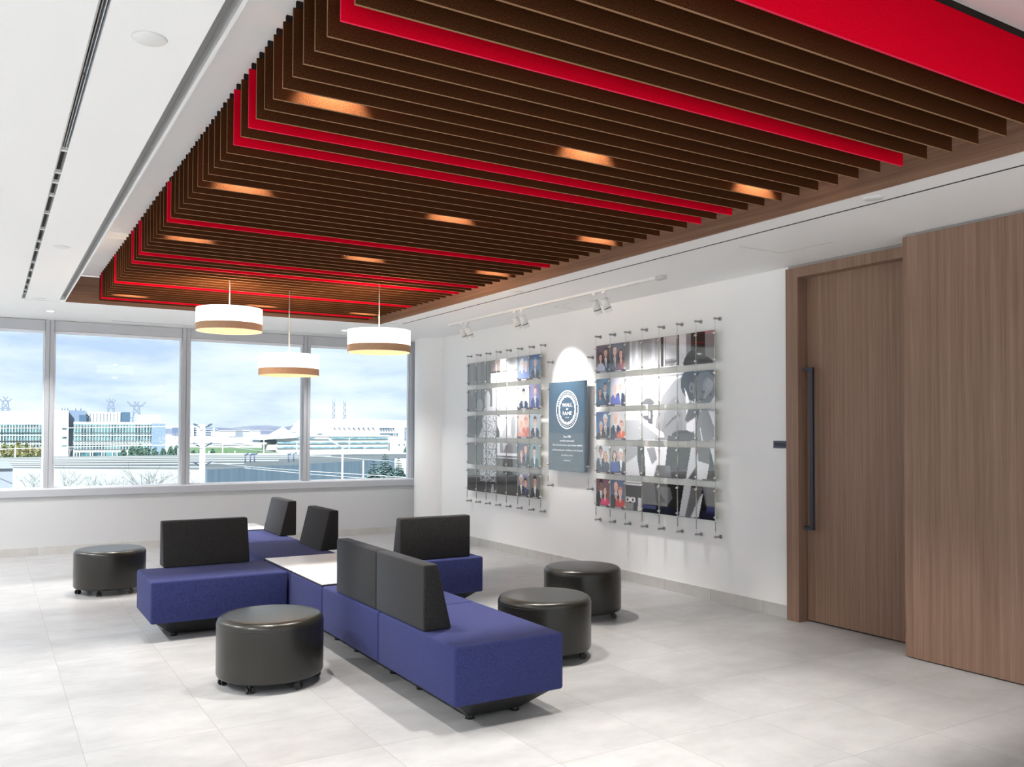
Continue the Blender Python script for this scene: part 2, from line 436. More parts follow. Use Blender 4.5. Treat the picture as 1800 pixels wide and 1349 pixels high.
# door in its veneered frame, and the veneered wall it slides behind
d1 = link('door_1', None); struct(d1)
mb = MB()
mb.box(5.500, 5.70, 4.705, 4.825, 0, 2.815); mb.box(5.500, 5.70, 3.40, 4.705, 2.735, 2.815)
mb.obj('door_frame', doorwood, d1)
MB().box(5.600, 5.645, 3.30, 4.700, 0.012, 2.735).obj('door_leaf', doorwood, d1)
MB().box(5.612, 5.64, 3.30, 4.70, 0.001, 0.012).obj('door_gap_shade', darkline, d1)  # dark strip painted for the shade under the door leaf
mb = MB()
mb.box(5.520, 5.542, 4.580, 4.612, 0.735, 2.010, None, 0.001, 1)
for z0 in (0.735, 1.988):
    mb.box(5.520, 5.542, 4.611, 4.672, z0, z0 + 0.022, None, 0.001, 1); mb.box(5.541, 5.600, 4.650, 4.672, z0, z0 + 0.022, None, 0.001, 1)
mb.obj('door_handle', blackmetal, d1)
struct(MB().box(5.278, 5.54, -2.4, 3.625, 0.008, 2.820).obj('wall_wood', doorwood))
mb = MB()
mb.box(5.29, 5.54, -2.4, 3.615, 0.0, 0.008, darkline); mb.box(5.30, 5.54, -2.4, 3.61, 2.82, CEIL, slotgrey)  # near-black strip paints the shade in the gap under the panel
mb.box(5.52, 5.60, 3.61, 4.815, 2.815, CEIL, slotgrey)
struct(mb.obj('trim_11'))
t = thing('light_switch_plate', 'long dark grey switch plate on white wall beside wooden door frame', 'wall plate', (5.55, 4.91, 1.40))
mb = MB().box(-0.012, 0, -0.085, 0.085, -0.030, 0.030, None, 0.002, 1); mb.obj('plate', mat('plate_grey', (0.085, 0.10, 0.15), 0.4), t)
MB().box(-0.014, -0.012, -0.07, 0.07, -0.016, 0.016).obj('switch', blackmetal, t)

# ================================================================== CEILING BAFFLES
keys = [(0, 1.906), (6, 2.682), (15, 3.849), (17, 4.118), (30, 5.875), (39, 7.087), (42, 7.483), (50, 8.575), (58, 9.671)]
kx = [k for k, _ in keys]; ky = [v for _, v in keys]
pitch_end = (ky[-1] - ky[-2]) / 8
BY = [float(np.interp(i, kx, ky)) for i in range(59)] + [9.671 + pitch_end]
reds = {k for k in kx}
BX0, BX1, BT = 0.968, 3.915, 0.011
def baffle_mesh(face, edge):
    mb = MB(); L_ = BX1 - BX0; z0, z1 = 0.0, 0.262
    a = [(0, 0, z0), (L_, 0, z0), (L_, 0, z1), (0, 0, z1)]
    mb.quad(*a, m=face); mb.quad(*[(x, BT, z) for x, _, z in reversed(a)], m=face)
    mb.quad((0, 0, z0), (0, BT, z0), (L_, BT, z0), (L_, 0, z0), m=edge)
    mb.quad((0, 0, z1), (L_, 0, z1), (L_, BT, z1), (0, BT, z1), m=edge)
    mb.quad((0, 0, z0), (0, 0, z1), (0, BT, z1), (0, BT, z0), m=edge)
    mb.quad((L_, 0, z0), (L_, BT, z0), (L_, BT, z1), (L_, 0, z1), m=edge)
    bmesh.ops.remove_doubles(mb.bm, verts=mb.bm.verts, dist=1e-5)
    return mb.mesh('felt_panel')
bm_b = baffle_mesh(feltbrown, edgebrown); bm_r = baffle_mesh(feltred, edgered)
rail = MB().box(0.012, BX1 - BX0, -0.002, BT + 0.002, 0.262, 0.290).mesh('mounting_rail', railm)
redn = sorted(reds)
def blabel(i):
    if i in reds:
        k = redn.index(i)
        names = ['broad bright red felt baffle nearest the camera, top right corner of the picture',
                 'second red felt ceiling baffle counted from the camera, alone among brown ones',
                 'third red felt ceiling baffle from the camera, nearer of a close red pair',
                 'fourth red felt ceiling baffle from the camera, farther of a close red pair',
                 'fifth red felt ceiling baffle from the camera, alone in mid ceiling',
                 'sixth red felt ceiling baffle from the camera, before the pendant lamps',
                 'seventh red felt ceiling baffle from the camera, by the pendant rods',
                 'eighth red felt ceiling baffle from the camera, behind the pendant rods',
                 'last red felt ceiling baffle, close to the window end of the recess']
        return names[k]
    if i == 59: return 'very last brown felt ceiling baffle, on the window side of all the red ones'
    p = max(r for r in reds if r < i); k = redn.index(p)
    return 'dark brown felt ceiling baffle, %s behind the %s red baffle from the camera' % (ORD[i - p], ORD[k + 1])
for i, y in enumerate(BY):
    t = thing('ceiling_baffle', blabel(i), 'baffle', (BX0, y, CEIL), 'red felt ceiling baffles' if i in reds else 'brown felt ceiling baffles')
    link('felt_panel', bm_r if i in reds else bm_b, t); link('mounting_rail', rail, t)

# downlights above the baffles
dl_trim = MB().lathe([(0.040, 0.010), (0.052, 0.0), (0.052, 0.022), (0.040, 0.022)], n=24).mesh('trim_ring', whitemetal)
dl_lens = MB().lathe([(0, 0.012), (0.040, 0.012)], n=24).mesh('lens', hotlens)
rows = [(12, 'nearest the camera'), (23, 'second from the camera'), (34, 'third from the camera'), (56, 'farthest, near the windows')]
colsx = [(1.21, 'left'), (2.52, 'middle'), (3.69, 'right')]
for bi, rn in rows:
    for x, cn in colsx:
        y = BY[bi] - 0.056
        t = thing('recessed_downlight', 'small bright downlight glowing between ceiling baffles, %s one in the row %s' % (cn, rn), 'ceiling light', (x, y, RZ - 0.022), 'downlights between the baffles')
        link('trim_ring', dl_trim, t); link('lens', dl_lens, t)
        spot('lamp', (x, y + 0.026, RZ - 0.014), (x, y + 0.10, 0), 140 * DOWN, 74, 0.5, (1, 0.94, 0.85), 0.022, t)

# ceiling fittings around the recess
disc = MB().lathe([(0, -0.006), (0.052, -0.006), (0.058, 0.0), (0, 0.0)], n=32).mesh('sprinkler_cover', whitemetal)
for x, y, lb in ((0.455, 3.15, 'white round sprinkler cover on left ceiling strip, nearest the camera'),
                 (0.447, 7.09, 'white round sprinkler cover half way along the left ceiling strip'),
                 (0.44, 10.0, 'white round sprinkler cover at the window end of the left ceiling strip'),
                 (4.31, 3.14, 'white round sprinkler cover on right ceiling strip above the wooden door'),
                 (4.31, 7.05, 'white round sprinkler cover on right ceiling strip beside the track'),
                 (4.28, 9.94, 'white round sprinkler cover at the far right corner of the ceiling recess')):
    tag(link('sprinkler_cover', disc, None, (x, y, CEIL)), lb, 'sprinkler cover', 'white sprinkler covers')
trimw = MB().lathe([(0.038, -0.001), (0.05, -0.004), (0.055, 0.0)], n=24).mesh('trim_ring', whitemetal)
lensw = MB().lathe([(0, -0.002), (0.038, -0.002)], n=24).mesh('lens', hotlens)
fit_r = MB().lathe([(0, -0.003), (0.009, -0.003), (0.011, 0)], n=12).mesh('clip', whitemetal)
def downlight(x, y, label, energy=60, ang=110):
    t = thing('recessed_downlight', label, 'ceiling light', (x, y, CEIL), 'downlights in the white ceiling')
    link('trim_ring', trimw, t); link('lens', lensw, t)
    spot('lamp', (x, y, CEIL - 0.012), (x, y, 0), energy * DOWN, ang, 0.6, (1, 0.97, 0.93), 0.04, t)
    return t
t = downlight(0.585, 10.99, 'bright recessed downlight with two tiny clips in the ceiling by the left window', 60)
link('clip', fit_r, t, (-0.115, 0, 0)); link('clip', fit_r, t, (0.115, 0, 0))
downlight(4.05, 10.98, 'recessed downlight in the ceiling before the rightmost window', 60)
for k, (x, y) in enumerate(((-1.6, 1.0), (-1.6, 3.4), (-1.6, 5.8), (-1.6, 8.2), (-1.6, 10.6), (2.4, 0.2), (4.6, 0.2), (2.4, -2.4), (-1.6, -2.4), (4.6, -2.4))):  # lamps added out of view to brighten the room
    downlight(x, y, 'added unseen downlight in the white ceiling, brightening the room', 150 if x < 0 else 30, 150)

# ================================================================== TRACK LIGHTS
t = thing('lighting_track', 'long thin white lighting track under the ceiling above the photo wall', 'track', (4.92, 0, CEIL))
MB().box(-0.018, 0.018, 5.70, 9.66, -0.022, 0.0).obj('rail', whitemetal, t)
MB().box(-0.011, -0.004, 5.95, 9.6, -0.023, -0.018).obj('conductor', seamgrey, t)
MB().box(-0.024, 0.024, 5.62, 5.72, -0.034, 0.0, None, 0.003).obj('power_feed', mat('feed_grey', (0.55, 0.54, 0.53), 0.5), t)
names = ['far pair, farther head', 'far pair, nearer head', 'middle pair, farther head',
         'middle pair, nearer head', 'nearest pair, farther head', 'nearest pair, nearer head']
aim = [(9.30, 1.95, 45), (8.85, 1.75, 45), (7.88, 2.00, 55), (7.90, 1.65, 35), (6.70, 1.65, 45), (6.30, 1.55, 40)]
for k, y in enumerate((9.31, 9.17, 8.07, 7.92, 6.62, 6.47)):
    t = thing('track_spotlight', 'white cylindrical track spotlight with black ring, of the ' + names[k], 'spotlight', (4.92, y, CEIL - 0.022), 'track spotlights')
    MB().box(-0.014, 0.014, -0.028, 0.028, -0.022, 0.0, None, 0.002, 1).obj('adapter', whitemetal, t)
    ty, tz, en = aim[k]
    piv = Vector((0, 0, -0.075)); d = Vector((0.63, (ty - y) * 0.35, -1.35)).normalized()
    MB().cyl((0, 0, -0.02), (0, 0, -0.085), 0.007, m=None).obj('stem', whitemetal, t)
    a = piv + d * -0.005; r_ = 0.036
    MB().cyl(a, a + d * 0.092, r_).obj('housing', whitemetal, t)
    MB().cyl(a + d * 0.092, a + d * 0.099, r_ * 1.01).obj('black_ring', plastic, t)
    e_ = a + d * 0.135
    MB().cyl(a + d * 0.097, e_, r_, caps=False).cyl(a + d * 0.097, e_, r_ * 0.93, caps=False).obj('front_cap', whitemetal, t)
    MB().cyl(a + d * 0.099, a + d * 0.100, r_ * 0.6).obj('lens', hotlens, t)
    st = t.location + e_ + d * 0.004
    spot('lamp', st, (5.55, ty, tz), en, 62, 1.0, (1, 0.98, 0.95), 0.03, t)

# ================================================================== PENDANTS
for x, y, zt, lb in ((1.835, 7.906, 2.587, 'white drum pendant lamp with tan lower band, left of the three'),
                     (2.489, 8.282, 2.235, 'white drum pendant lamp with tan lower band, lowest and middle of the three'),
                     (3.04, 7.361, 2.415, 'white drum pendant lamp with tan lower band, right of the three')):
    t = thing('pendant_lamp', lb, 'pendant lamp', (x, y, zt), 'drum pendant lamps')
    R_ = 0.284; zb = -0.198
    MB().cyl((0, 0, -0.05), (0, 0, RZ - zt), 0.005).obj('rod', steel, t)
    MB().cyl((0, 0, -0.02), (0, 0, 0.004), 0.022).obj('hub', steel, t)
    mb = MB().lathe([(R_, 0), (R_, -0.138)], n=72); mb.obj('lamp_shade', linen, t)
    MB().lathe([(R_ + 0.001, -0.136), (R_ + 0.001, zb)], n=72).obj('shade_band', band, t)
    MB().lathe([(R_ - 0.004, -0.001), (R_ - 0.004, zb)], n=72).obj('shade_lining', lining, t)
    mb = MB().lathe([(R_ + 0.001, zb), (R_ + 0.001, zb - 0.002), (R_ - 0.004, zb - 0.002), (R_ - 0.004, zb)], n=72); mb.obj('rim', whitemetal, t)
    mb = MB()
    for k in range(3):
        a = 2 * PI * k / 3 + 0.5
        mb.cyl((0, 0, -0.012), ((R_ - 0.004) * math.cos(a), (R_ - 0.004) * math.sin(a), -0.012), 0.003, n=6)
    mb.obj('spider', steel, t)
    MB().lathe([(0, -0.075), (0.22, -0.075)], n=48).obj('diffuser', diffuser, t)
    for nm, zz in (('lamp', -0.03), ('lamp', -0.15)):
        l = bpy.data.lights.new(nm, 'POINT'); l.energy = 13 if zz > -0.1 else 0.9; l.color = (1, 0.72, 0.45) if zz > -0.1 else (1, 0.85, 0.65); l.shadow_soft_size = 0.06
        lo = bpy.data.objects.new(nm, l); C.objects.link(lo); lo.parent = t; lo.location = (0, 0, zz)

# ================================================================== LOUNGE FURNITURE
SZ, UZ = 0.43, 0.13
def plinth(mb, x0, x1, y0, y1):
    a, b = 0.035, 0.165
    vs = []
    for z, q in ((UZ + 0.002, a), (0.022, b)):
        vs.append([mb.bm.verts.new(p) for p in ((x0 + q, y0 + q, z), (x1 - q, y0 + q, z), (x1 - q, y1 - q, z), (x0 + q, y1 - q, z))])
    t_, b_ = vs
    fs = [mb.bm.faces.new(t_), mb.bm.faces.new(list(reversed(b_)))]
    for i in range(4): fs.append(mb.bm.faces.new((t_[i], b_[i], b_[(i + 1) % 4], t_[(i + 1) % 4])))
    bmesh.ops.recalc_face_normals(mb.bm, faces=fs)
def module(name, label, cat, x0, x1, y0, y1, group, back=None, top=None):
    cx, cy = (x0 + x1) / 2, (y0 + y1) / 2
    t = thing(name, label, cat, (cx, cy, 0), group)
    hx, hy = (x1 - x0) / 2 - 0.002, (y1 - y0) / 2 - 0.002
    o = MB().box(-hx, hx, -hy, hy, UZ, SZ if not top else SZ - 0.004, None, 0.016, 4).obj('seat' if not top else 'upholstered_base', bluefab, t); smooth_by(o, 50)
    mb = MB(); plinth(mb, -hx, hx, -hy, hy); mb.obj('plinth', plastic, t)
    for sx in (-1, 1):
        for sy in (-1, 1):
            MB().cyl((sx * (hx - 0.19), sy * (hy - 0.19), 0.0), (sx * (hx - 0.19), sy * (hy - 0.19), 0.026), 0.026, 0.024, n=14).obj('foot', plastic, t)
    if top:
        mb = MB(); mb.box(-hx + 0.004, hx - 0.004, -hy + 0.004, hy - 0.004, SZ - 0.004, SZ + 0.005, lamedge)
        mb.box(-hx + 0.004, hx - 0.004, -hy + 0.004, hy - 0.004, SZ + 0.005, SZ + 0.009, laminate); mb.obj('table_top', parent=t)
    if back:
        side, a, b, off = back   # side: which edge carries the vertical face; a,b: extent along it; off: overhang beyond the edge
        zt = 0.785 - SZ; tb, tt = 0.17, 0.085
        prof = [(0, 0.002), (tb, 0.002), (tt, zt), (0, zt)]
        mb = MB(); mb.prism(prof, 'Y', a, b, None, 0.011, 3)     # vertical face at x=0, slant towards +x
        if side == '-x': Mx = Matrix.Translation((x0 - cx - off, -cy, SZ))
        elif side == '+x': Mx = Matrix.Translation((x1 - cx + off, -cy, SZ)) @ Matrix.Diagonal((-1, 1, 1, 1))
        elif side == '+y': Mx = Matrix.Translation((-cx, y1 - cy + off, SZ)) @ Matrix(((0, 1, 0, 0), (-1, 0, 0, 0), (0, 0, 1, 0), (0, 0, 0, 1)))
        else: Mx = Matrix.Translation((-cx, y0 - cy - off, SZ)) @ Matrix(((0, 1, 0, 0), (1, 0, 0, 0), (0, 0, 1, 0), (0, 0, 0, 1)))
        bmesh.ops.transform(mb.bm, matrix=Mx, verts=mb.bm.verts)
        bmesh.ops.recalc_face_normals(mb.bm, faces=mb.bm.faces)
        o = mb.obj('backrest', greyfab, t); smooth_by(o, 50); o['label'] = 'charcoal wedge backrest'
    return t
X0, X1 = 1.99, 2.648
gb = 'blue modular lounge seats'; gt = 'white topped table modules'
module('lounge_seat', 'blue upholstered lounge seat with charcoal backrest at the near end of the cluster', 'lounge seat', X0, X1, 3.83, 4.815, gb, ('-x', 4.21, 4.872, -0.012))
module('lounge_seat', 'blue lounge seat with charcoal backrest, second from near end, before the white tables', 'lounge seat', X0, X1, 4.818, 5.815, gb, ('-x', 4.878, 5.56, -0.012))
module('table_module', 'blue table module with white top, nearer of the two in the cluster centre', 'table', X0, X1, 5.818, 6.54, gt, top=True)
module('table_module', 'blue table module with white top, farther of the two in the cluster centre', 'table', X0, X1, 6.543, 7.265, gt, top=True)
module('lounge_seat', 'blue lounge seat with charcoal backrest beyond the two centre tables', 'lounge seat', X0, X1, 7.268, 8.38, gb, ('+x', 7.51, 8.13, 0.075))
module('lounge_seat', 'blue lounge seat with charcoal backrest at window end, beside the farthest table', 'lounge seat', X0, X1, 8.383, 9.43, gb, ('+x', 8.756, 9.38, 0.075))
module('table_module', 'blue table module with white top at the window end of the cluster', 'table', X0, X1, 9.433, 10.10, gt, top=True)
module('lounge_seat', 'blue lounge seat jutting out left, long charcoal backrest facing the camera', 'lounge seat', 1.00, 1.978, 6.555, 7.235, gb, ('+y', 1.185, 1.85, 0.115))
module('lounge_seat', 'blue lounge seat jutting out right, its charcoal backrest turned away from windows', 'lounge seat', 2.66, 3.655, 6.50, 7.18, gb, ('-y', 2.90, 3.548, -0.045))

def ottoman(x, y, r, off, label):
    t = thing('ottoman', label, 'ottoman', (x, y, 0), 'round charcoal ottomans')
    h = 0.402; b = 0.052
    prof = [(0, b), (r - 0.02, b), (r - 0.006, b + 0.006), (r, b + 0.02), (r, h - 0.045), (r - 0.001, h - 0.035), (r - 0.006, h - 0.020), (r - 0.016, h - 0.009), (r - 0.030, h - 0.002), (r - 0.06, h), (0, h + 0.004)]
    MB().lathe(prof, n=96).obj('drum_body', leather, t)
    MB().lathe([(r - 0.0005, h - 0.050), (r + 0.0015, h - 0.047), (r - 0.0005, h - 0.044)], n=96).obj('seam', leather, t)
    for k in range(6):
        a = math.radians(off + 60 * k); q = r - 0.040
        c = t_ = Vector((q * math.cos(a), q * math.sin(a), 0)); tn = Vector((-math.sin(a + 0.6), math.cos(a + 0.6), 0))
        mb = MB()
        for s_ in (-1, 1):
            c0 = c + tn * (0.010 * s_) + Vector((0, 0, 0.020)); mb.cyl(c0, c0 + tn * (0.010 * s_), 0.020, n=18)
        mb.cyl(c + Vector((0, 0, 0.022)) - tn * 0.01, c + Vector((0, 0, 0.022)) + tn * 0.01, 0.009, n=10)
        mb.cyl(c + Vector((0, 0, 0.022)), c + Vector((0, 0, 0.056)), 0.011, n=10)
        mb.obj('caster', plastic, t)
    return t
ottoman(1.476, 5.237, 0.312, 50, 'round dark grey ottoman on casters, nearest, in front of the left blue seat')
ottoman(1.001, 8.898, 0.310, 4, 'round dark grey ottoman on casters at far left near the windows')
ottoman(3.234, 4.913, 0.315, 65, 'round dark grey ottoman on casters just right of the nearest blue seat')
ottoman(4.194, 5.806, 0.316, 0, 'round dark grey ottoman on casters nearest the photo wall')

# ================================================================== PHOTO WALL
PX = 5.487
G1 = [10.213, 9.961, 9.704, 9.442, 9.191, 8.929, 8.665, 8.419]
G2 = [7.355, 7.112, 6.862, 6.604, 6.352, 6.096, 5.846, 5.605]
ROWT = [2.405, 2.053, 1.708, 1.358, 1.010]; PH = 0.290

def gaus(a): return np.asarray(a, float)
class Canvas:
    """painter on points (u, v): u to the right, v downwards"""
    def __init__(s, U_, V_): s.U, s.V = U_, V_; s.c = np.zeros(U_.shape + (3,))
    def fill(s, col): s.c[:] = col
    def _put(s, m, col): s.c[m] = col
    def rect(s, a, b, c, d, col): s._put((s.U >= a) & (s.U <= b) & (s.V >= c) & (s.V <= d), col)
    def ell(s, x, y, rx, ry, col): s._put(((s.U - x) / rx) ** 2 + ((s.V - y) / ry) ** 2 <= 1, col)
    def poly(s, pts, col):
        ins = np.zeros(s.U.shape, bool); n = len(pts)
        for i in range(n):
            (x1, y1), (x2, y2) = pts[i], pts[(i + 1) % n]
            if y1 == y2: continue
            c = ((y1 > s.V) != (y2 > s.V)) & (s.U < (x2 - x1) * (s.V - y1) / (y2 - y1) + x1)
            ins ^= c
        s._put(ins, col)
    def line(s, x1, y1, x2, y2, w_, col):
        dx, dy = x2 - x1, y2 - y1; q = max(dx * dx + dy * dy, 1e-9)
        tt = np.clip(((s.U - x1) * dx + (s.V - y1) * dy) / q, 0, 1)
        s._put(np.hypot(s.U - x1 - tt * dx, s.V - y1 - tt * dy) <= w_, col)
    def speckle(s, a, b, c, d, c1, c2, p, seed=1):
        r = np.random.RandomState(seed).rand(*s.U.shape)
        m = (s.U >= a) & (s.U <= b) & (s.V >= c) & (s.V <= d)
        s._put(m & (r < p), c1); s._put(m & (r >= p) & (r < p * 1.5), c2)
def g(v): return (v, v, v * 1.06)

def mural_right(c):
    # a man in a light suit bent over papers, monochrome; u 0..5 (five columns), v 0..5
    c.fill(g(0.30))
    for k in range(26):
        a = k * 0.2; c.rect(a, a + 0.2, 0, 1, g(0.22 + 0.28 * abs(math.sin(k * 1.7)) * (0.6 + 0.4 * math.sin(k * 0.9))))
    c.rect(0.0, 0.25, 0, 1, g(0.14)); c.rect(2.1, 2.25, 0, 1, g(0.05)); c.rect(2.3, 2.36, 0, 1, g(0.06)); c.rect(2.25, 2.3, 0, 1, g(0.7))
    c.rect(2.36, 3.0, 0, 0.75, g(0.55)); c.rect(2.36, 3.0, 0.82, 0.9, g(0.15))
    c.rect(3.0, 3.1, 0, 1, g(0.06)); c.rect(3.1, 3.5, 0, 1, g(0.72)); c.rect(3.5, 3.8, 0, 1, g(0.28)); c.rect(3.75, 4.0, 0, 1, g(0.05))
    c.rect(4.0, 4.5, 0, 1, g(0.03)); c.rect(4.5, 5, 0, 1, g(0.22)); c.ell(3.9, 1.15, 0.62, 0.62, g(0.012))
    # rows 1-2 background wall and window
    c.rect(0, 5, 1, 3, g(0.78)); c.rect(0, 5, 1.05, 1.09, g(0.35)); c.rect(0.2, 1.0, 1.35, 2.0, g(0.62)); c.rect(1.45, 1.75, 1.35, 2.0, g(0.55))
    c.ell(1.35, 2.05, 0.42, 0.28, g(0.12)); c.rect(1.0, 1.8, 2.0, 2.15, g(0.85)); c.rect(1.35, 1.65, 2.0, 2.45, g(0.10)); c.ell(1.45, 2.15, 0.08, 0.14, g(0.4))
    # jacket
    c.poly([(1.7, 3.2), (1.85, 2.3), (2.2, 1.7), (2.9, 1.22), (3.3, 1.15), (3.8, 1.6), (3.7, 3.2)], g(0.34))
    c.poly([(2.0, 3.2), (2.3, 2.1), (2.9, 1.75), (3.3, 2.2), (3.2, 3.2)], g(0.27))
    for k in range(5): c.line(2.35 + 0.1 * k, 2.55 - 0.07 * k, 2.9 + 0.06 * k, 2.25 - 0.02 * k, 0.02, g(0.10))
    # head
    c.ell(4.15, 1.35, 0.98, 0.62, g(0.045)); c.ell(4.45, 1.55, 0.62, 0.52, g(0.15)); c.ell(4.62, 1.50, 0.26, 0.28, g(0.26))
    c.ell(3.78, 1.5, 0.13, 0.17, g(0.20)); c.ell(3.78, 1.52, 0.06, 0.09, g(0.06)); c.ell(4.40, 1.66, 0.12, 0.03, g(0.03)); c.ell(4.76, 1.76, 0.08, 0.03, g(0.03)); c.ell(4.72, 1.45, 0.2, 0.18, g(0.34))
    c.poly([(4.52, 1.6), (4.62, 1.62), (4.52, 1.88), (4.38, 1.84)], g(0.30)); c.ell(4.26, 1.90, 0.10, 0.03, g(0.03)); c.ell(4.15, 1.97, 0.10, 0.05, g(0.22))
    c.poly([(3.38, 1.5), (3.55, 1.7), (3.66, 1.95), (3.62, 2.3), (3.50, 2.3), (3.45, 1.8)], g(0.88))
    # shirt, row 2
    c.poly([(3.7, 2.1), (5, 2.0), (5, 3.2), (3.4, 3.2)], g(0.26)); c.poly([(3.6, 2.0), (4.2, 2.0), (4.0, 2.5), (3.4, 2.35)], g(0.10))
    c.poly([(3.5, 2.45), (3.98, 2.25), (3.98, 2.75), (3.5, 3.0)], g(0.85)); c.poly([(4.65, 2.05), (5, 2.6), (5, 2.1)], g(0.8))
    c.line(4.2, 2.6, 4.42, 3.3, 0.03, g(0.8)); c.ell(3.3, 2.85, 0.6, 0.2, g(0.06)); c.poly([(2.4, 3.2), (2.5, 2.85), (3.9, 2.7), (4.0, 3.2)], g(0.07))
    c.poly([(0.9, 2.3), (1.2, 2.35), (2.25, 2.75), (2.3, 2.9), (1.8, 2.9)], g(0.82)); c.poly([(0.9, 2.4), (2.0, 2.85), (1.6, 3.0), (0.8, 3.0)], g(0.42))
    c.poly([(0, 2.3), (0.9, 2.3), (0.8, 3.0), (0, 3.0)], g(0.42))
    # row 3
    c.rect(0, 5, 3, 4, g(0.035)); c.rect(0, 0.75, 3, 4, g(0.30)); c.poly([(0, 3.6), (0.7, 3.3), (0.9, 4.0), (0, 4.0)], g(0.55))
    c.poly([(1.1, 3.0), (2.45, 3.0), (2.25, 4.0), (1.2, 4.0)], g(0.78)); c.poly([(1.25, 3.05), (1.75, 3.0), (1.9, 3.4), (1.6, 3.6)], g(0.25))
    c.poly([(1.7, 4), (1.9, 3.6), (2.6, 3.6), (2.7, 4)], g(0.14)); c.poly([(3.75, 3.0), (4.05, 3.0), (4.1, 3.5), (3.55, 4.0), (3.45, 4.0)], g(0.62))
    c.poly([(4.0, 3.0), (4.75, 3.0), (4.7, 3.5), (4.2, 3.6)], g(0.14)); c.poly([(4.05, 3.4), (4.7, 3.5), (4.55, 3.95), (4.0, 4.0)], g(0.75))
    c.poly([(4.75, 3.0), (5, 3.0), (5, 3.6)], g(0.8))
    # row 4
    c.rect(0, 5, 4, 5, g(0.014)); c.rect(0, 1, 4, 4.13, g(0.55)); c.rect(0, 1, 4.05, 4.07, g(0.1))
    for ux in (0.12, 0.45): c.ell(ux, 4.63, 0.17, 0.10, g(0.6)); c.ell(ux, 4.63, 0.07, 0.05, g(0.03))
    c.poly([(0, 4.75), (0.5, 4.75), (0.45, 5), (0, 5)], g(0.18)); c.poly([(0.8, 4.55), (1, 4.55), (1, 5), (0.75, 5)], g(0.5))
    c.poly([(1.0, 4.0), (1.75, 4.0), (1.85, 4.7), (1.0, 4.75)], g(0.075)); c.rect(1, 1.8, 4.74, 4.86, (0.06, 0.07, 0.16))
    c.poly([(1.8, 4.1), (2.6, 4.1), (2.75, 4.45), (2.5, 4.65), (2.3, 4.55)], g(0.11))
    c.poly([(3.35, 4.0), (3.75, 4.0), (3.45, 5), (3.05, 5)], g(0.5)); c.poly([(3.75, 4.05), (4.35, 4.0), (3.8, 5), (3.4, 5)], g(0.14))
    c.poly([(4.2, 4.3), (4.35, 4.2), (4.1, 4.95), (3.7, 5)], g(0.6)); c.rect(4.55, 5, 4, 4.6, g(0.05)); c.rect(4.55, 5, 4.6, 4.8, (0.02, 0.02, 0.08))

def mural_left(c):
    # speaker beside a framed window, monochrome; u 0..5, v 0..5
    c.fill(g(0.10))
    for k in range(25): c.rect(k * 0.2, k * 0.2 + 0.2, 0, 2, g(0.05 + 0.10 * abs(math.sin(k * 2.3))))
    c.rect(2.45, 3.35, 0, 0.5, (0.17, 0.12, 0.11)); c.rect(2.95, 3.0, 0, 0.5, g(0.5)); c.rect(2.45, 3.35, 0.48, 0.56, g(0.02))
    c.rect(2.45, 5, 0.56, 2, g(0.85)); c.rect(3.35, 5, 0, 0.5, g(0.80)); c.rect(3.6, 3.8, 0, 0.5, g(0.5)); c.rect(4, 5, 0.0, 0.45, g(0.42)); c.rect(3.4, 5, 0.46, 0.52, g(0.3))
    c.poly([(4.0, 0.5), (4.8, 0.5), (4.5, 0.9), (4.3, 0.95)], g(0.3))
    c.rect(2.45, 2.6, 1, 5, g(0.1)); c.rect(2.9, 3.05, 1, 2, g(0.5)); c.rect(3.2, 5, 1.08, 1.11, g(0.15)); c.rect(3.25, 5, 1.22, 1.25, g(0.2)); c.rect(3.3, 3.33, 1.2, 2, g(0.3))
    c.poly([(3.15, 2), (3.4, 1.55), (3.5, 1.6), (3.4, 2)], g(0.4)); c.ell(0.6, 1.6, 0.3, 0.3, g(0.12)); c.ell(1.3, 1.75, 0.35, 0.3, g(0.3)); c.ell(2.15, 1.55, 0.25, 0.45, g(0.45))
    c.rect(0, 5, 2, 4.3, g(0.07)); c.rect(3.3, 5, 2, 3.5, g(0.55)); c.poly([(3.0, 2.0), (3.6, 2.2), (3.8, 2.5), (3.5, 2.95), (3.1, 2.5)], g(0.9))
    c.ell(4.2, 2.4, 0.2, 0.5, g(0.75)); c.ell(4.6, 2.5, 0.2, 0.5, g(0.35))
    c.rect(3.05, 5, 3.0, 3.55, g(0.72)); c.rect(3.35, 5, 3.0, 3.42, g(0.20)); c.poly([(3.6, 3.0), (4, 3.0), (3.7, 3.4)], g(0.5))
    c.rect(3.05, 5, 3.6, 3.65, g(0.45)); c.rect(3.05, 5, 3.75, 4, g(0.08)); c.rect(3.05, 3.35, 3.7, 4, (0.09, 0.05, 0.04))
    c.ell(2.35, 2.25, 0.75, 0.45, g(0.5)); c.poly([(1.2, 3.0), (1.8, 2.3), (2.6, 2.4), (2.4, 3.0)], g(0.42)); c.poly([(2.4, 3), (2.9, 2.4), (3.0, 3)], g(0.12))
    c.speckle(1.75, 3.0, 2.05, 4.5, g(0.75), g(0.02), 0.5, 3)
    c.rect(0, 5, 4, 5, g(0.02)); c.rect(0, 5, 4.0, 4.36, g(0.045))
    c.speckle(1.4, 2.95, 4.0, 4.5, g(0.6), g(0.02), 0.45, 4)
    c.poly([(2.6, 4.6), (2.75, 4.6), (2.85, 5), (2.45, 5)], g(0.35)); c.rect(3.05, 3.3, 4, 5, (0.03, 0.02, 0.02))

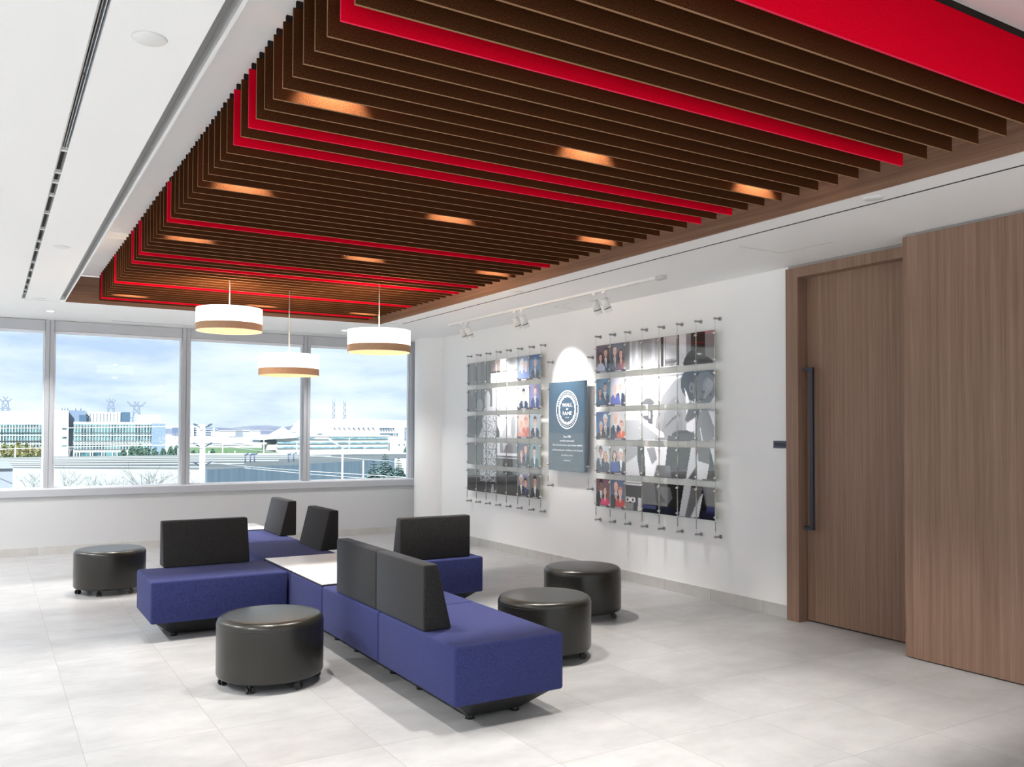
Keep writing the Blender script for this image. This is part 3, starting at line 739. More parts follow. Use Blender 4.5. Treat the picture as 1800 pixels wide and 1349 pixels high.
SK = [(0.72, 0.42, 0.32), (0.50, 0.27, 0.19), (0.20, 0.10, 0.06), (0.80, 0.52, 0.42)]
def person(c, x, y, s, skin, hair, cloth, shirt=None, tie=None, long_hair=False, bald=False, neck=None, moust=False):
    if long_hair: c.ell(x, y + 0.05 * s, 0.185 * s, 0.22 * s, hair)
    c.poly([(x - 0.36 * s, 1.1), (x - 0.34 * s, y + 0.36 * s), (x - 0.2 * s, y + 0.25 * s), (x + 0.2 * s, y + 0.25 * s), (x + 0.34 * s, y + 0.36 * s), (x + 0.36 * s, 1.1)], cloth)
    c.rect(x - 0.06 * s, x + 0.06 * s, y + 0.1 * s, y + 0.27 * s, skin)
    if shirt: c.poly([(x - 0.10 * s, y + 0.21 * s), (x + 0.10 * s, y + 0.21 * s), (x + 0.02 * s, y + 0.62 * s)], shirt)
    if neck: c.poly([(x - 0.10 * s, y + 0.20 * s), (x + 0.10 * s, y + 0.20 * s), (x, y + 0.40 * s)], skin)
    if tie: c.poly([(x - 0.022 * s, y + 0.24 * s), (x + 0.022 * s, y + 0.24 * s), (x + 0.03 * s, y + 0.60 * s), (x - 0.02 * s, y + 0.60 * s)], tie)
    if not bald: c.ell(x, y - 0.045 * s, 0.142 * s, 0.155 * s, hair)
    c.ell(x, y + 0.01 * s, 0.115 * s, 0.150 * s, skin)
    if bald: c.ell(x, y - 0.06 * s, 0.118 * s, 0.10 * s, skin)
    elif not long_hair: c.poly([(x - 0.12 * s, y - 0.08 * s), (x + 0.12 * s, y - 0.08 * s), (x + 0.1 * s, y - 0.17 * s), (x - 0.1 * s, y - 0.17 * s)], hair)
    dk = tuple(v * 0.25 for v in skin)
    c.ell(x - 0.045 * s, y - 0.01 * s, 0.018 * s, 0.012 * s, dk); c.ell(x + 0.045 * s, y - 0.01 * s, 0.018 * s, 0.012 * s, dk)
    c.ell(x, y + 0.085 * s, 0.035 * s, 0.012 * s, tuple(v * 0.5 for v in skin))
    if moust: c.ell(x, y + 0.062 * s, 0.045 * s, 0.016 * s, (0.03, 0.02, 0.02))
def portrait(c, bgc, people, bar=(0.05, 0.015, 0.03)):
    c.fill(bgc)
    c.c *= (0.8 + 0.45 * np.exp(-((c.U - 0.5) ** 2 + (c.V - 0.35) ** 2) * 4))[..., None]
    for p in people: person(c, *p[0], **p[1])
    c.rect(0, 1, 0.94, 1.0, bar); c.rect(0.3, 0.75, 0.963, 0.977, (0.6, 0.6, 0.6))
BK = (0.015, 0.017, 0.028); NV = (0.02, 0.03, 0.07); WH = (0.75, 0.77, 0.8); GR = (0.10, 0.10, 0.12)
def P(x, y, s, skin, hair, cloth, **k): return ((x, y, s, skin, hair, cloth), k)
RIGHT = {   # (row, column) of the right display
 (0, 0): ((0.10, 0.06, 0.08), [P(0.7, 0.28, 0.95, SK[0], (0.02, 0.015, 0.02), BK, shirt=WH, tie=(0.1, 0.05, 0.1), moust=True), P(0.33, 0.45, 0.9, SK[0], (0.03, 0.015, 0.015), (0.5, 0.5, 0.6), long_hair=True, neck=True)], 'a dark-haired woman and moustached man'),
 (0, 1): ((0.10, 0.11, 0.15), [P(0.3, 0.28, 1.0, SK[3], WH, GR, shirt=WH, tie=(0.05, 0.02, 0.05), bald=True), P(0.72, 0.40, 0.95, SK[3], (0.12, 0.02, 0.015), (0.25, 0.1, 0.1), long_hair=True, neck=True)], 'a bald man and auburn-haired woman'),
 (1, 0): ((0.10, 0.22, 0.36), [P(0.66, 0.30, 0.95, SK[0], GR, NV, shirt=WH, tie=(0.3, 0.1, 0.2)), P(0.28, 0.48, 0.85, SK[0], (0.04, 0.03, 0.03), (0.06, 0.13, 0.25), long_hair=True, neck=True)], 'a small woman and taller man on blue'),
 (1, 1): ((0.55, 0.55, 0.65), [P(0.68, 0.30, 1.0, SK[3], WH, NV, shirt=WH), P(0.32, 0.38, 0.95, SK[3], (0.7, 0.6, 0.6), (0.10, 0.12, 0.42), neck=True)], 'a grey-haired couple in violet blue'),
 (2, 0): ((0.10, 0.16, 0.32), [P(0.68, 0.28, 1.1, SK[3], WH, BK, shirt=WH, tie=(0.1, 0.1, 0.1)), P(0.36, 0.52, 0.95, SK[0], (0.6, 0.6, 0.62), BK, neck=True)], 'two elderly people in black, side by side'),
 (2, 1): ((0.48, 0.46, 0.46), [P(0.36, 0.24, 1.0, SK[0], WH, NV, shirt=WH, tie=(0.35, 0.08, 0.04), bald=True), P(0.76, 0.48, 0.9, SK[0], (0.35, 0.14, 0.12), (0.60, 0.10, 0.03), neck=True)], 'a bald man and a woman in orange'),
 (3, 0): ((0.55, 0.58, 0.6), [P(0.33, 0.22, 1.0, SK[1], (0.06, 0.025, 0.015), NV, shirt=WH, tie=GR), P(0.68, 0.36, 0.9, SK[0], (0.45, 0.25, 0.12), NV, long_hair=True)], 'a brown-haired man and a blonde woman'),
 (3, 1): ((0.34, 0.32, 0.32), [P(0.72, 0.28, 1.0, SK[0], WH, BK, shirt=WH, tie=WH), P(0.28, 0.34, 0.85, SK[3], (0.02, 0.012, 0.02), (0.03, 0.08, 0.35), long_hair=True)], 'a dark-haired woman and a white-haired man'),
 (4, 0): ((0.16, 0.06, 0.09), [P(0.36, 0.22, 1.0, SK[2], (0.01, 0.01, 0.01), BK, shirt=WH, tie=GR, moust=True), P(0.66, 0.44, 0.95, SK[0], (0.05, 0.02, 0.02), (0.70, 0.03, 0.14), long_hair=True, neck=True)], 'a bearded man and woman in pink'),
 (4, 1): ((0.07, 0.09, 0.17), [P(0.38, 0.24, 1.05, SK[0], WH, BK, shirt=WH, tie=(0.5, 0.03, 0.03), bald=True), P(0.68, 0.42, 1.0, SK[0], (0.50, 0.22, 0.12), (0.50, 0.02, 0.02), neck=True)], 'a bald man and woman in red'),
}
LEFT = {
 (0, 5): ((0.25, 0.30, 0.45), [P(0.35, 0.3, 1.1, SK[3], WH, (0.15, 0.2, 0.4), neck=True), P(0.72, 0.38, 1.0, SK[3], WH, (0.15, 0.2, 0.4))], 'two pale grey-haired people'),
 (0, 6): ((0.10, 0.18, 0.36), [P(0.5, 0.34, 1.05, SK[3], (0.4, 0.4, 0.45), NV, shirt=WH, tie=(0.4, 0.2, 0.3))], 'a grey-haired man in blue suit'),
 (1, 5): ((0.60, 0.62, 0.66), [P(0.5, 0.34, 1.15, SK[3], (0.03, 0.03, 0.05), NV, shirt=WH, tie=BK)], 'a dark-haired man on light ground'),
 (1, 6): ((0.22, 0.22, 0.42), [P(0.5, 0.26, 1.1, SK[3], (0.35, 0.2, 0.2), (0.05, 0.07, 0.2), shirt=WH, tie=(0.5, 0.15, 0.25))], 'a balding man in navy with red tie'),
 (2, 5): ((0.55, 0.42, 0.40), [P(0.7, 0.30, 1.0, SK[0], (0.5, 0.2, 0.1), (0.55, 0.15, 0.12), neck=True), P(0.32, 0.48, 1.0, SK[0], (0.6, 0.35, 0.2), (0.6, 0.25, 0.2), neck=True)], 'two smiling people in warm red'),
 (2, 6): ((0.35, 0.40, 0.44), [P(0.5, 0.30, 1.1, SK[3], (0.08, 0.05, 0.05), NV, shirt=WH, tie=(0.6, 0.05, 0.1))], 'a man in navy with bright red tie'),
 (3, 5): ((0.10, 0.11, 0.15), [P(0.7, 0.26, 1.0, SK[0], (0.4, 0.2, 0.15), BK, shirt=(0.2, 0.25, 0.4), bald=True), P(0.32, 0.46, 0.95, SK[0], (0.5, 0.3, 0.25), (0.05, 0.06, 0.08), neck=True)], 'a tall bald man behind a seated woman'),
 (3, 6): ((0.20, 0.28, 0.30), [P(0.45, 0.30, 1.05, SK[3], (0.02, 0.03, 0.03), (0.03, 0.08, 0.08), shirt=WH)], 'a seated man with folded hands'),
 (4, 5): ((0.20, 0.21, 0.26), [P(0.3, 0.28, 1.05, SK[0], WH, BK, shirt=WH, tie=(0.05, 0.1, 0.25)), P(0.7, 0.40, 1.0, SK[0], (0.015, 0.012, 0.012), BK, shirt=(0.04, 0.08, 0.2))], 'a white-haired man and dark-haired companion'),
 (4, 6): ((0.14, 0.14, 0.15), [P(0.5, 0.30, 1.15, SK[0], (0.02, 0.015, 0.015), BK, shirt=WH, tie=GR, moust=True)], 'a man with black moustache in black suit'),
}
NU, NV_ = 30, 34
def print_mesh(w_, h_, painter):
    u = (np.arange(NU + 1)) / NU; v = (np.arange(NV_ + 1)) / NV_
    UU, VV = np.meshgrid(u, v)
    cv = Canvas(UU, VV); painter(cv)
    # local frame: y from +w/2 (left in view) to -w/2, z from 0 down to -h
    verts = [(0, w_ / 2 - a * w_, -b * h_) for b in v for a in u]
    q = NU + 1
    faces = [(j * q + i, (j + 1) * q + i, (j + 1) * q + i + 1, j * q + i + 1) for j in range(NV_) for i in range(NU)]
    me = bpy.data.meshes.new('print'); me.from_pydata(verts, [], faces); me.materials.append(printm)
    at = me.color_attributes.new('ink', 'FLOAT_COLOR', 'POINT')
    col = np.ones(((NU + 1) * (NV_ + 1), 4), np.float32); col[:, :3] = np.clip(cv.c, 0, 1).reshape(-1, 3)
    at.data.foreach_set('color', col.ravel())
    me.update()
    if me.polygons[0].normal.x > 0: me.flip_normals()
    return me
def local(fn, c0, r0):
    def f(cv):
        cv.U = cv.U + c0; cv.V = cv.V + r0; fn(cv)
    return f
def display(G, table, mural, mc0, side):
    for r in range(5):
        for k in range(7):
            ya, yb = G[k], G[k + 1]; w_ = abs(ya - yb) - 0.014; cy = (ya + yb) / 2
            if (r, k) in table:
                bgc, ppl, who = table[(r, k)]
                pf = (lambda c, bgc=bgc, ppl=ppl: portrait(c, bgc, ppl)); lb = 'portrait panel of %s, %s row of %s display' % (who, ORD[r + 1], side)
            else:
                pf = local(mural, k - mc0, r)
                lb = 'black and white mural panel of %s photo display, %s row, %s column from left' % (side, ORD[r + 1], ORD[k + 1])
            o = MB().box(0, 0.006, -w_ / 2, w_ / 2, -PH, 0).obj('photo_panel', acryl, None, (PX, cy, ROWT[r]))
            tag(o, lb, 'photo panel', 'panels of the %s photo display' % side)
            link('print', print_mesh(w_, PH, pf), o, (-0.0006, 0, 0))
display(G1, LEFT, mural_left, 0, 'left')
display(G2, RIGHT, mural_right, 2, 'right')

standoff = MB().cyl((0, 0, 0), (WX - PX, 0, 0), 0.0085, n=14).cyl((WX - PX - 0.008, 0, 0), (WX - PX, 0, 0), 0.018, n=20).cyl((-0.012, 0, 0), (0.008, 0, 0), 0.0105, n=14).mesh('standoff', steel)
clampm = MB().cyl((-0.016, 0, 0), (0.016, 0, 0), 0.0095, n=12).box(-0.004, 0.008, -0.014, 0.014, -0.004, 0.004).mesh('panel_clamp', steel2)
wire_l = MB().cyl((0, 0, 0), (0, 0, -1.93), 0.0012, n=6).mesh('cable', steel)
wire_s = MB().cyl((0, 0, 0), (0, 0, -1.41), 0.0012, n=6).mesh('cable', steel)
tens = MB().cyl((0, 0, 0), (0, 0, -0.085), 0.0055, n=12).mesh('tensioner', steel)
def cable(y, zt, wire, zb, clamps, label, grp):
    t = thing('display_cable', label, 'display cable', (PX, y, zt), grp)
    link('cable', wire, t); link('standoff', standoff, t); link('standoff', standoff, t, (0, 0, zb - zt)); link('tensioner', tens, t, (0, 0, zb + 0.135 - zt))
    for z in clamps: link('panel_clamp', clampm, t, (0, 0, z - zt))
for G, side in ((G1, 'left'), (G2, 'right')):
    for k, y in enumerate(G):
        cz = [z for r in ROWT for z in (r - 0.028, r - PH + 0.028)]
        cable(y, 2.506, wire_l, 0.577, cz, 'thin steel display cable with clamps, %s from the left in the %s photo display' % (ORD[k + 1], side), 'cables of the %s photo display' % side)
cable(8.262, 2.297, wire_s, 0.888, (1.985, 1.13), 'thin steel cable with clamps at the left edge of the blue plaque', 'cables of the plaque')
cable(7.492, 2.297, wire_s, 0.888, (1.985, 1.13), 'thin steel cable with clamps at the right edge of the blue plaque', 'cables of the plaque')

# plaque
pl_ = MB().box(0, 0.008, -0.366, 0.366, -0.99, 0).obj('wall_plaque', tealm, None, (PX, 7.885, 2.055))
tag(pl_, 'tall dark blue glass plaque with white round emblem between the two photo displays', 'plaque')
def annulus(mb, r0, r1, z, x, n=72, scal=0, ph=0):
    vs = []
    for r, sc in ((r0, scal), (r1, 0)):
        vs.append([mb.bm.verts.new((x, -(r * (1 + sc * abs(math.sin(8 * a + ph)))) * math.cos(a), z + (r * (1 + sc * abs(math.sin(8 * a + ph)))) * math.sin(a))) for a in (2 * PI * i / n for i in range(n))])
    for i in range(n):
        j = (i + 1) % n; mb.bm.faces.new((vs[0][i], vs[0][j], vs[1][j], vs[1][i]))
BZ = -0.31
mb = MB(); annulus(mb, 0.202, 0.214, BZ, -0.0012); annulus(mb, 0.147, 0.160, BZ, -0.0012, 160, -0.07); annulus(mb, 0.163, 0.167, BZ, -0.0012)
# worn lettering round the ring: short strokes, too small to read
rng = random.Random(5)
for k in range(44):
    a = 2 * PI * k / 44
    if abs(math.sin(a)) < 0.16: continue
    r0, r1 = 0.177, 0.194
    for q in range(2):
        aa = a + q * 0.045; ww = 0.0022
        c_, s_ = math.cos(aa), math.sin(aa)
        p = [(-0.0012, -(r * c_) - e * s_ * -1, BZ + r * s_ + e * c_) for r, e in ((r0, -ww), (r1 - 0.006 * rng.random(), -ww), (r1 - 0.006 * rng.random(), ww), (r0, ww))]
        mb.quad(*p)
o = mb.obj('emblem', ringm, pl_)
def text(body, size, y, z, parent, x=-0.0014, font_scale=1.0, bold=0.0, name='lettering'):
    cu = bpy.data.curves.new(name, 'FONT'); cu.body = body; cu.size = size; cu.align_x = 'CENTER'; cu.align_y = 'CENTER'; cu.offset = bold
    cu.fill_mode = 'FRONT'; cu.resolution_u = 3
    tmp = bpy.data.objects.new('tmp', cu); C.objects.link(tmp)
    dg = bpy.context.evaluated_depsgraph_get(); dg.update()
    me = bpy.data.meshes.new_from_object(tmp.evaluated_get(dg)); bpy.data.objects.remove(tmp)
    me.transform(Matrix(((0, 0, -1, x), (-font_scale, 0, 0, y), (0, 1, 0, z), (0, 0, 0, 1))))
    me.materials.clear(); me.materials.append(ringm)
    return link(name, me, parent)
text('WALL', 0.056, 0, BZ + 0.050, pl_, bold=0.0006, font_scale=1.3)
text('OF', 0.028, 0, BZ + 0.004, pl_, bold=0.0005, font_scale=1.2)
text('FAME', 0.056, 0, BZ - 0.043, pl_, bold=0.0006, font_scale=1.3)
text('EST. 1982', 0.016, 0, BZ - 0.088, pl_)
for z, s_, sz in ((1.445, 'Since 1982', 0.036), (1.400, 'portraits on the coveted', 0.030), (1.351, 'Wall of Fame have been a way to honour members', 0.030),
                  (1.296, 'who have made great contributions in the history of', 0.030), (1.240, 'the industry and the', 0.030), (1.184, 'community', 0.030)):
    text(s_, sz, 0, z - 2.055, pl_, bold=0.0004, font_scale=0.92)

# ================================================================== OUTSIDE
GZ = -9.0
ALB = 0.56
def at(px, py, Y):
    d = _R * (px - 900) + _U * (-(py - 674.5 - SY)) + _F * FPX
    t_ = Y / d.y
    return Vector((d.x * t_, Y, EYE + d.z * t_))
def ground_at(px, py, z=GZ):
    d = _R * (px - 900) + _U * (-(py - 674.5 - SY)) + _F * FPX
    t_ = (z - EYE) / d.z
    return Vector((d.x * t_, d.y * t_, z))
em = {}
def om(name, col, rough=0.8, **k):
    if name not in em: em[name] = mat(name, col, rough, **k)
    return em[name]
white = om('facade_white', (0.82, 0.85, 0.86)); bluegrey = om('shaded_side_and_panes', (0.18, 0.25, 0.38))  # bluegrey puts shade into the colour of the office side; also panes
tealglass = mat('ribbon_glass', (0.02, 0.08, 0.11), 0.3, noise=((0.45, 0.9, 0.2), 0.08, (0.12, 0.28, 0.31)))
darkglass = om('dark_glass', (0.07, 0.13, 0.22), 0.3); corr = mat('corrugated_shade_side', (0.10, 0.16, 0.23), 0.7, noise=((1.6, 1.6, 0.02), 0.2, (0.16, 0.24, 0.32)))  # corrugated side turned from the sun, its shade put into the colour
roofm = mat('flat_roof_gravel', (0.09, 0.115, 0.14), 0.9, noise=((0.03, 0.25, 1), 0.15, (0.18, 0.215, 0.24)))
paleground = mat('pale_bounce_ground', (0.55, 0.58, 0.60), 0.9, noise=((0.05, 0.12, 1), 0.2, (0.78, 0.80, 0.82)))  # ground made paler to bounce light up to the ceiling
grass = mat('lawn', (0.10, 0.22, 0.09), 0.9, noise=((0.05, 0.2, 1), 0.2, (0.17, 0.32, 0.14)))
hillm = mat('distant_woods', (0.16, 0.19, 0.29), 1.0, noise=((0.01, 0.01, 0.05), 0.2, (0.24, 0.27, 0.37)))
palepole = om('pale_pole', (0.80, 0.83, 0.86)); wirem = om('white_wire', (0.85, 0.88, 0.9)); lattice_m = om('galvanised', (0.22, 0.28, 0.38))
evergreen = mat('evergreen_foliage', (0.05, 0.12, 0.09), 0.9, noise=((3, 3, 3), 0.2, (0.13, 0.25, 0.20)))
spruce_m = mat('blue_spruce_foliage', (0.07, 0.16, 0.17), 0.9, noise=((6, 6, 6), 0.2, (0.26, 0.40, 0.42)))
autumn = mat('autumn_foliage', (0.13, 0.21, 0.08), 0.9, noise=((0.4, 0.4, 0.4), 0.12, (0.42, 0.36, 0.15)))
twig = om('bare_twigs', (0.13, 0.13, 0.15)); 

struct(MB().box(-3000, 3500, -3000, 6000, GZ - 0.5, GZ).obj('ground', paleground))
# lawn
a, b, c, d_ = ground_at(318, 803), ground_at(735, 801), ground_at(735, 798.5), ground_at(318, 787)
c2, c3 = ground_at(492, 798), ground_at(462, 788)
mb = MB(); mb.prism([(v.x, v.y) for v in (a, b, c, c2, c3, d_)], 'Z', GZ, GZ + 0.15)
tag(mb.obj('lawn', grass), 'wide green lawn in front of the white glass-roofed building outside', 'lawn', kind='stuff')
# hills
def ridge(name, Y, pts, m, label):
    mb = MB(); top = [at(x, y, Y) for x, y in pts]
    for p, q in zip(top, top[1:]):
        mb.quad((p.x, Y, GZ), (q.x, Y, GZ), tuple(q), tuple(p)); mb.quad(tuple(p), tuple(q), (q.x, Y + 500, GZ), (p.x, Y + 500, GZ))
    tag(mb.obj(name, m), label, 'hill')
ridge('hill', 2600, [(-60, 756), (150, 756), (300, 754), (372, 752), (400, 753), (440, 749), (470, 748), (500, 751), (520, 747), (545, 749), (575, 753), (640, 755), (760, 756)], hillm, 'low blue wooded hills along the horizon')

def bldg(name, label): return thing(name, label, 'building', (0, 0, 0))
def slab(t, nm, px0, px1, py0, py1, Y, depth, m, **k):
    a, b = at(px0, py1, Y), at(px1, py0, Y)
    z0 = min(a.z, b.z)
    return MB().box(a.x, b.x, Y, Y + depth, z0, b.z).obj(nm, m, t)
# 1 office block on the left
Y = 340
t = bldg('office_building', 'long white office block with ribbon windows beyond the roofs at left')
bot = 812
slab(t, 'wall', -90, 76.5, 724, bot, Y, 40, white); slab(t, 'tower', 76.5, 121, 722, bot, Y - 2, 44, white)
slab(t, 'side_wall', 121, 151, 722, bot, Y + 2, 40, bluegrey)
slab(t, 'wall', 129, 291, 743, bot, Y - 1, 40, white)
slab(t, 'recess', 139.5, 152, 730, 743, Y + 1, 3, darkglass)
for x0, x1, yo in ((-90, 92, 0), (129, 266, 0)):
    for y0, y1 in ((747, 760.5), (763, 775), (778, 790)):
        o = slab(t, 'ribbon_window', x0, x1, y0, y1, Y - 1.6, 1, tealglass)
        mb = MB(); n = int((x1 - x0) / 5.2)
        for k in range(n):
            p = at(x0 + (k + 0.5) * (x1 - x0) / n, y1, Y - 1.9); q = at(x0, y0, Y - 1.9)
            mb.box(p.x - 0.09, p.x + 0.09, Y - 2.0, Y - 1.6, p.z, q.z)
        p, q = at(x0, y0 + 2.6, Y - 2), at(x1, y0 + 3.6, Y - 2); mb.box(p.x, q.x, Y - 2.1, Y - 1.6, q.z, p.z)
        mb.obj('window_grid', white, o)
for y in (752, 768, 783): slab(t, 'window', 109, 117, y, y + 3, Y - 2.3, 1, tealglass)
slab(t, 'side_glazing', 265, 291, 744.5, 806, Y - 1.5, 2, mat('side_glazing', (0.14, 0.22, 0.33), 0.4, noise=((2.0, 2.0, 3.0), 0.15, (0.28, 0.37, 0.5))))
slab(t, 'ground_floor_glazing', 131, 215, 795, 808, Y - 1.5, 1, tealglass)
mb = MB()
for x in (134, 139, 158, 162, 178, 182, 197, 205): p, q = at(x, 808, Y - 2), at(x + 1.6, 794, Y - 2); mb.box(p.x, q.x, Y - 2.4, Y - 1.8, p.z, q.z)
mb.obj('column', white, t)
slab(t, 'penthouse', 154, 213, 725, 743, Y + 6, 14, om('penthouse_panel', (0.62, 0.68, 0.72)))
mb = MB()
for x in range(156, 213, 6): p, q = at(x, 743, Y + 5.5), at(x + 1.4, 725, Y + 5.5); mb.box(p.x, q.x, Y + 5.3, Y + 6, p.z, q.z)
mb.obj('penthouse_rib', white, t)
slab(t, 'louvre_box', 213, 229, 725, 743, Y + 5, 12, darkglass); slab(t, 'roof_box', 244, 282, 730, 743.5, Y + 6, 12, white)
p0, p1, p2 = at(150, 725, Y + 4), at(158.5, 743, Y + 4), at(150, 743, Y + 4)
MB().prism([(p0.x, p0.z), (p1.x, p1.z), (p2.x, p2.z)], 'Y', Y + 3, Y + 8).obj('sloped_fin', bluegrey, t)
for x in (109, 114, 119, 133, 142): 
    p, q = at(x, 722, Y + 8), at(x, 717, Y + 8); MB().cyl(p, q, 0.18, n=6).obj('roof_vent', lattice_m, t)
# 2 white building on the right with pyramid roof
Y = 430
t = bldg('factory_building', 'large white building with stepped roof, seen through the right window')
P4 = lambda x, y, Y_: (at(x, y, Y_).x, at(x, y, Y_).z)
MB().prism([P4(556, 757, Y + 40), P4(572, 737, Y + 40), P4(760, 740, Y + 40), P4(760, 800, Y + 40), P4(556, 800, Y + 40)], 'Y', Y + 40, Y + 90).obj('wall', white, t)
slab(t, 'wall', 520, 640, 757, 798, Y + 20, 20, white)
slab(t, 'wall', 682, 760, 776, 798, Y + 10, 30, white)
for k in range(6): slab(t, 'window', 669 + k * 4.6, 671.2 + k * 4.6, 752.5, 755, Y + 38, 3, darkglass)
for k in range(7): slab(t, 'window', 670 + k * 4.6, 672.4 + k * 4.6, 762, 764.6, Y + 38, 3, darkglass)
for k in range(9): slab(t, 'window', 588 + k * 8.5, 590.5 + k * 8.5, 752, 753.2, Y + 38, 3, bluegrey)
for k in range(3): slab(t, 'window', 701.5 + k * 8.8, 703 + k * 8.8, 780.5, 783, Y + 9, 3, darkglass)
slab(t, 'stair_glazing', 714.5, 717, 752, 775, Y + 37, 3, bluegrey); slab(t, 'window', 719, 728, 768, 769.5, Y + 37, 3, darkglass)
MB().prism([P4(684, 779, Y + 5), P4(702, 789, Y + 5), P4(702, 799, Y + 5), P4(684, 799, Y + 5)], 'Y', Y + 4, Y + 10).obj('ramp_wall', om('pale_blue_wall', (0.55, 0.62, 0.75)), t)
for x0 in (559, 562.5): MB().prism([P4(x0, 764.5, Y + 18), P4(x0 + 4, 764.5, Y + 18), P4(x0 + 2, 761.5, Y + 18)], 'Y', Y + 17, Y + 20).obj('logo_mark', darkglass, t)
t = bldg('pyramid_roof_building', 'low white building with pointed pyramid roof and three rows of dark windows')
slab(t, 'wall', 486, 683, 766, 795, Y, 18, white); slab(t, 'parapet', 486, 684, 765, 768, Y - 1, 3, white)
for (y0, y1) in ((769, 772.3), (777, 780.3), (785.3, 788.3)):
    for (xa, xb) in ((487, 520), (523, 528), (543, 682)): slab(t, 'ribbon_window', xa, xb, y0, y1, Y - 1.2, 1, mat('far_ribbon', (0.10, 0.22, 0.30), 0.4, noise=((0.35, 0.35, 1), 0.1, (0.28, 0.45, 0.50))) if 'fr' not in em else em['fr'])
mb = MB(); ap = at(497, 750.5, Y + 12); L1, L2, L3 = at(455, 774, Y - 4), at(524, 770, Y - 2), at(480, 768, Y + 60)
mb.bm.verts.ensure_lookup_table()
mb.quad(tuple(L1), tuple(L2), tuple(ap), tuple(ap + Vector((0.01, 0, 0)))); mb.quad(tuple(L1), tuple(L3), tuple(ap), tuple(ap + Vector((0.01, 0, 0)))); mb.quad(tuple(L2), tuple(L3), tuple(ap), tuple(ap + Vector((0.01, 0, 0))))
mb.obj('pyramid_roof', white, t)
slab(t, 'dark_eave', 458, 486, 774, 778, Y, 15, darkglass); slab(t, 'wall', 470, 486, 782, 792, Y, 10, white)
# 3 distant blocks
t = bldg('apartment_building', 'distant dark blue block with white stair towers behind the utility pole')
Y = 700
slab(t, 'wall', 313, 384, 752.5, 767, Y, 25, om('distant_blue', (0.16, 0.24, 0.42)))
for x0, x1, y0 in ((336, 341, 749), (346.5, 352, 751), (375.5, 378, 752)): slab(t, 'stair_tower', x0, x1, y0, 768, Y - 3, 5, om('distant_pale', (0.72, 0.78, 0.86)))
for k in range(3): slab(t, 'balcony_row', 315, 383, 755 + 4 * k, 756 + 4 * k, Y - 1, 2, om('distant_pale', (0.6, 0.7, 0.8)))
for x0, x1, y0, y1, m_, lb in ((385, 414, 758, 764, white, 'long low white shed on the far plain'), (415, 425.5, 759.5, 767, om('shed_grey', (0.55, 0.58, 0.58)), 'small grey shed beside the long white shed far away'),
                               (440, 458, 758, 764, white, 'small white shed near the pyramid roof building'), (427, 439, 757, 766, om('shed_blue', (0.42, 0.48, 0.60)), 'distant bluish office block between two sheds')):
    t = bldg('warehouse', lb); Yw = 620 + x0 % 7 * 40; slab(t, 'wall', x0, x1 - 0.4, y0, y1 + 3, Yw, 25, m_); slab(t, 'roof', x0, x1 - 0.4, y0 - 0.3, y0 + 0.6, Yw - 1, 27, white)
# 4 near flat-roofed warehouse
RFZ = -3.0
A = ground_at(-120, 824.5, RFZ); B = ground_at(361, 828.5, RFZ); D = ground_at(692, 808.5, RFZ); E_ = ground_at(760, 798, RFZ); F_ = ground_at(330, 800, RFZ); G_ = ground_at(-120, 806, RFZ)
t = bldg('warehouse', 'nearest flat-roofed warehouse below the windows, white front and corrugated side')
def ext(nm, pts, z0, z1, m): return MB().prism([(p.x, p.y) for p in pts], 'Z', z0, z1).obj(nm, m, t)
ext('roof', (A, B, D, E_, F_, G_), RFZ - 0.5, RFZ, roofm)
def wallseg(nm, p, q, m, z1=RFZ + 0.15):
    mb = MB(); n_ = Vector((q.y - p.y, -(q.x - p.x), 0)).normalized() * 0.25
    pts = [p + n_, q + n_, q - n_, p - n_]
    mb.prism([(v.x, v.y) for v in pts], 'Z', GZ, z1); return mb.obj(nm, m, t)
wallseg('front_wall', A, B, om('precast_white', (0.42, 0.47, 0.48))); wallseg('side_wall', B, D, corr)
wallseg('annex_wall', D, D + (E_ - D) * 0.2 + Vector((22, -10, 0)), white)
mb = MB()
for k in range(6):
    f = (k + 1) / 7; p = A.lerp(G_, f); q = (B if f < 0.5 else B).lerp(F_, f)
    mb.prism([(p.x, p.y), (q.x + 6 * k, q.y), (q.x + 6 * k, q.y + 0.7), (p.x, p.y + 0.7)], 'Z', RFZ, RFZ + 0.12)
mb.obj('roof_seam', om('roof_seam', (0.45, 0.48, 0.50)), t)
p, q = F_, E_; mb = MB(); mb.prism([(p.x, p.y), (q.x, q.y), (q.x, q.y + 1), (p.x, p.y + 1)], 'Z', RFZ, RFZ + 0.22); mb.obj('parapet', palepole, t)
for x, y in ((431, 813), (440, 813), (447, 812), (507, 812), (516, 811)):
    p = ground_at(x, y, RFZ); tag(MB().cyl(p, p + Vector((0, 0, 1.1)), 0.10, n=8).cyl(p + Vector((-0.1, 0, 1.05)), p + Vector((0.45, 0, 1.2)), 0.13, n=8).obj('roof_vent', om('vent_dark', (0.12, 0.16, 0.28))), 'small dark vent on the warehouse roof, standing in a loose row', 'vent', 'vents on the warehouse roof')
# small grey building at the left edge
t = bldg('shed', 'small grey building corner at the left edge below the first window')
Y = 62; slab(t, 'wall', -60, 22.5, 824, 900, Y, 12, om('shed_wall', (0.30, 0.34, 0.42))); slab(t, 'roof', -60, 23, 822.5, 825, Y - 0.3, 12.5, om('shed_roof', (0.45, 0.5, 0.58)))

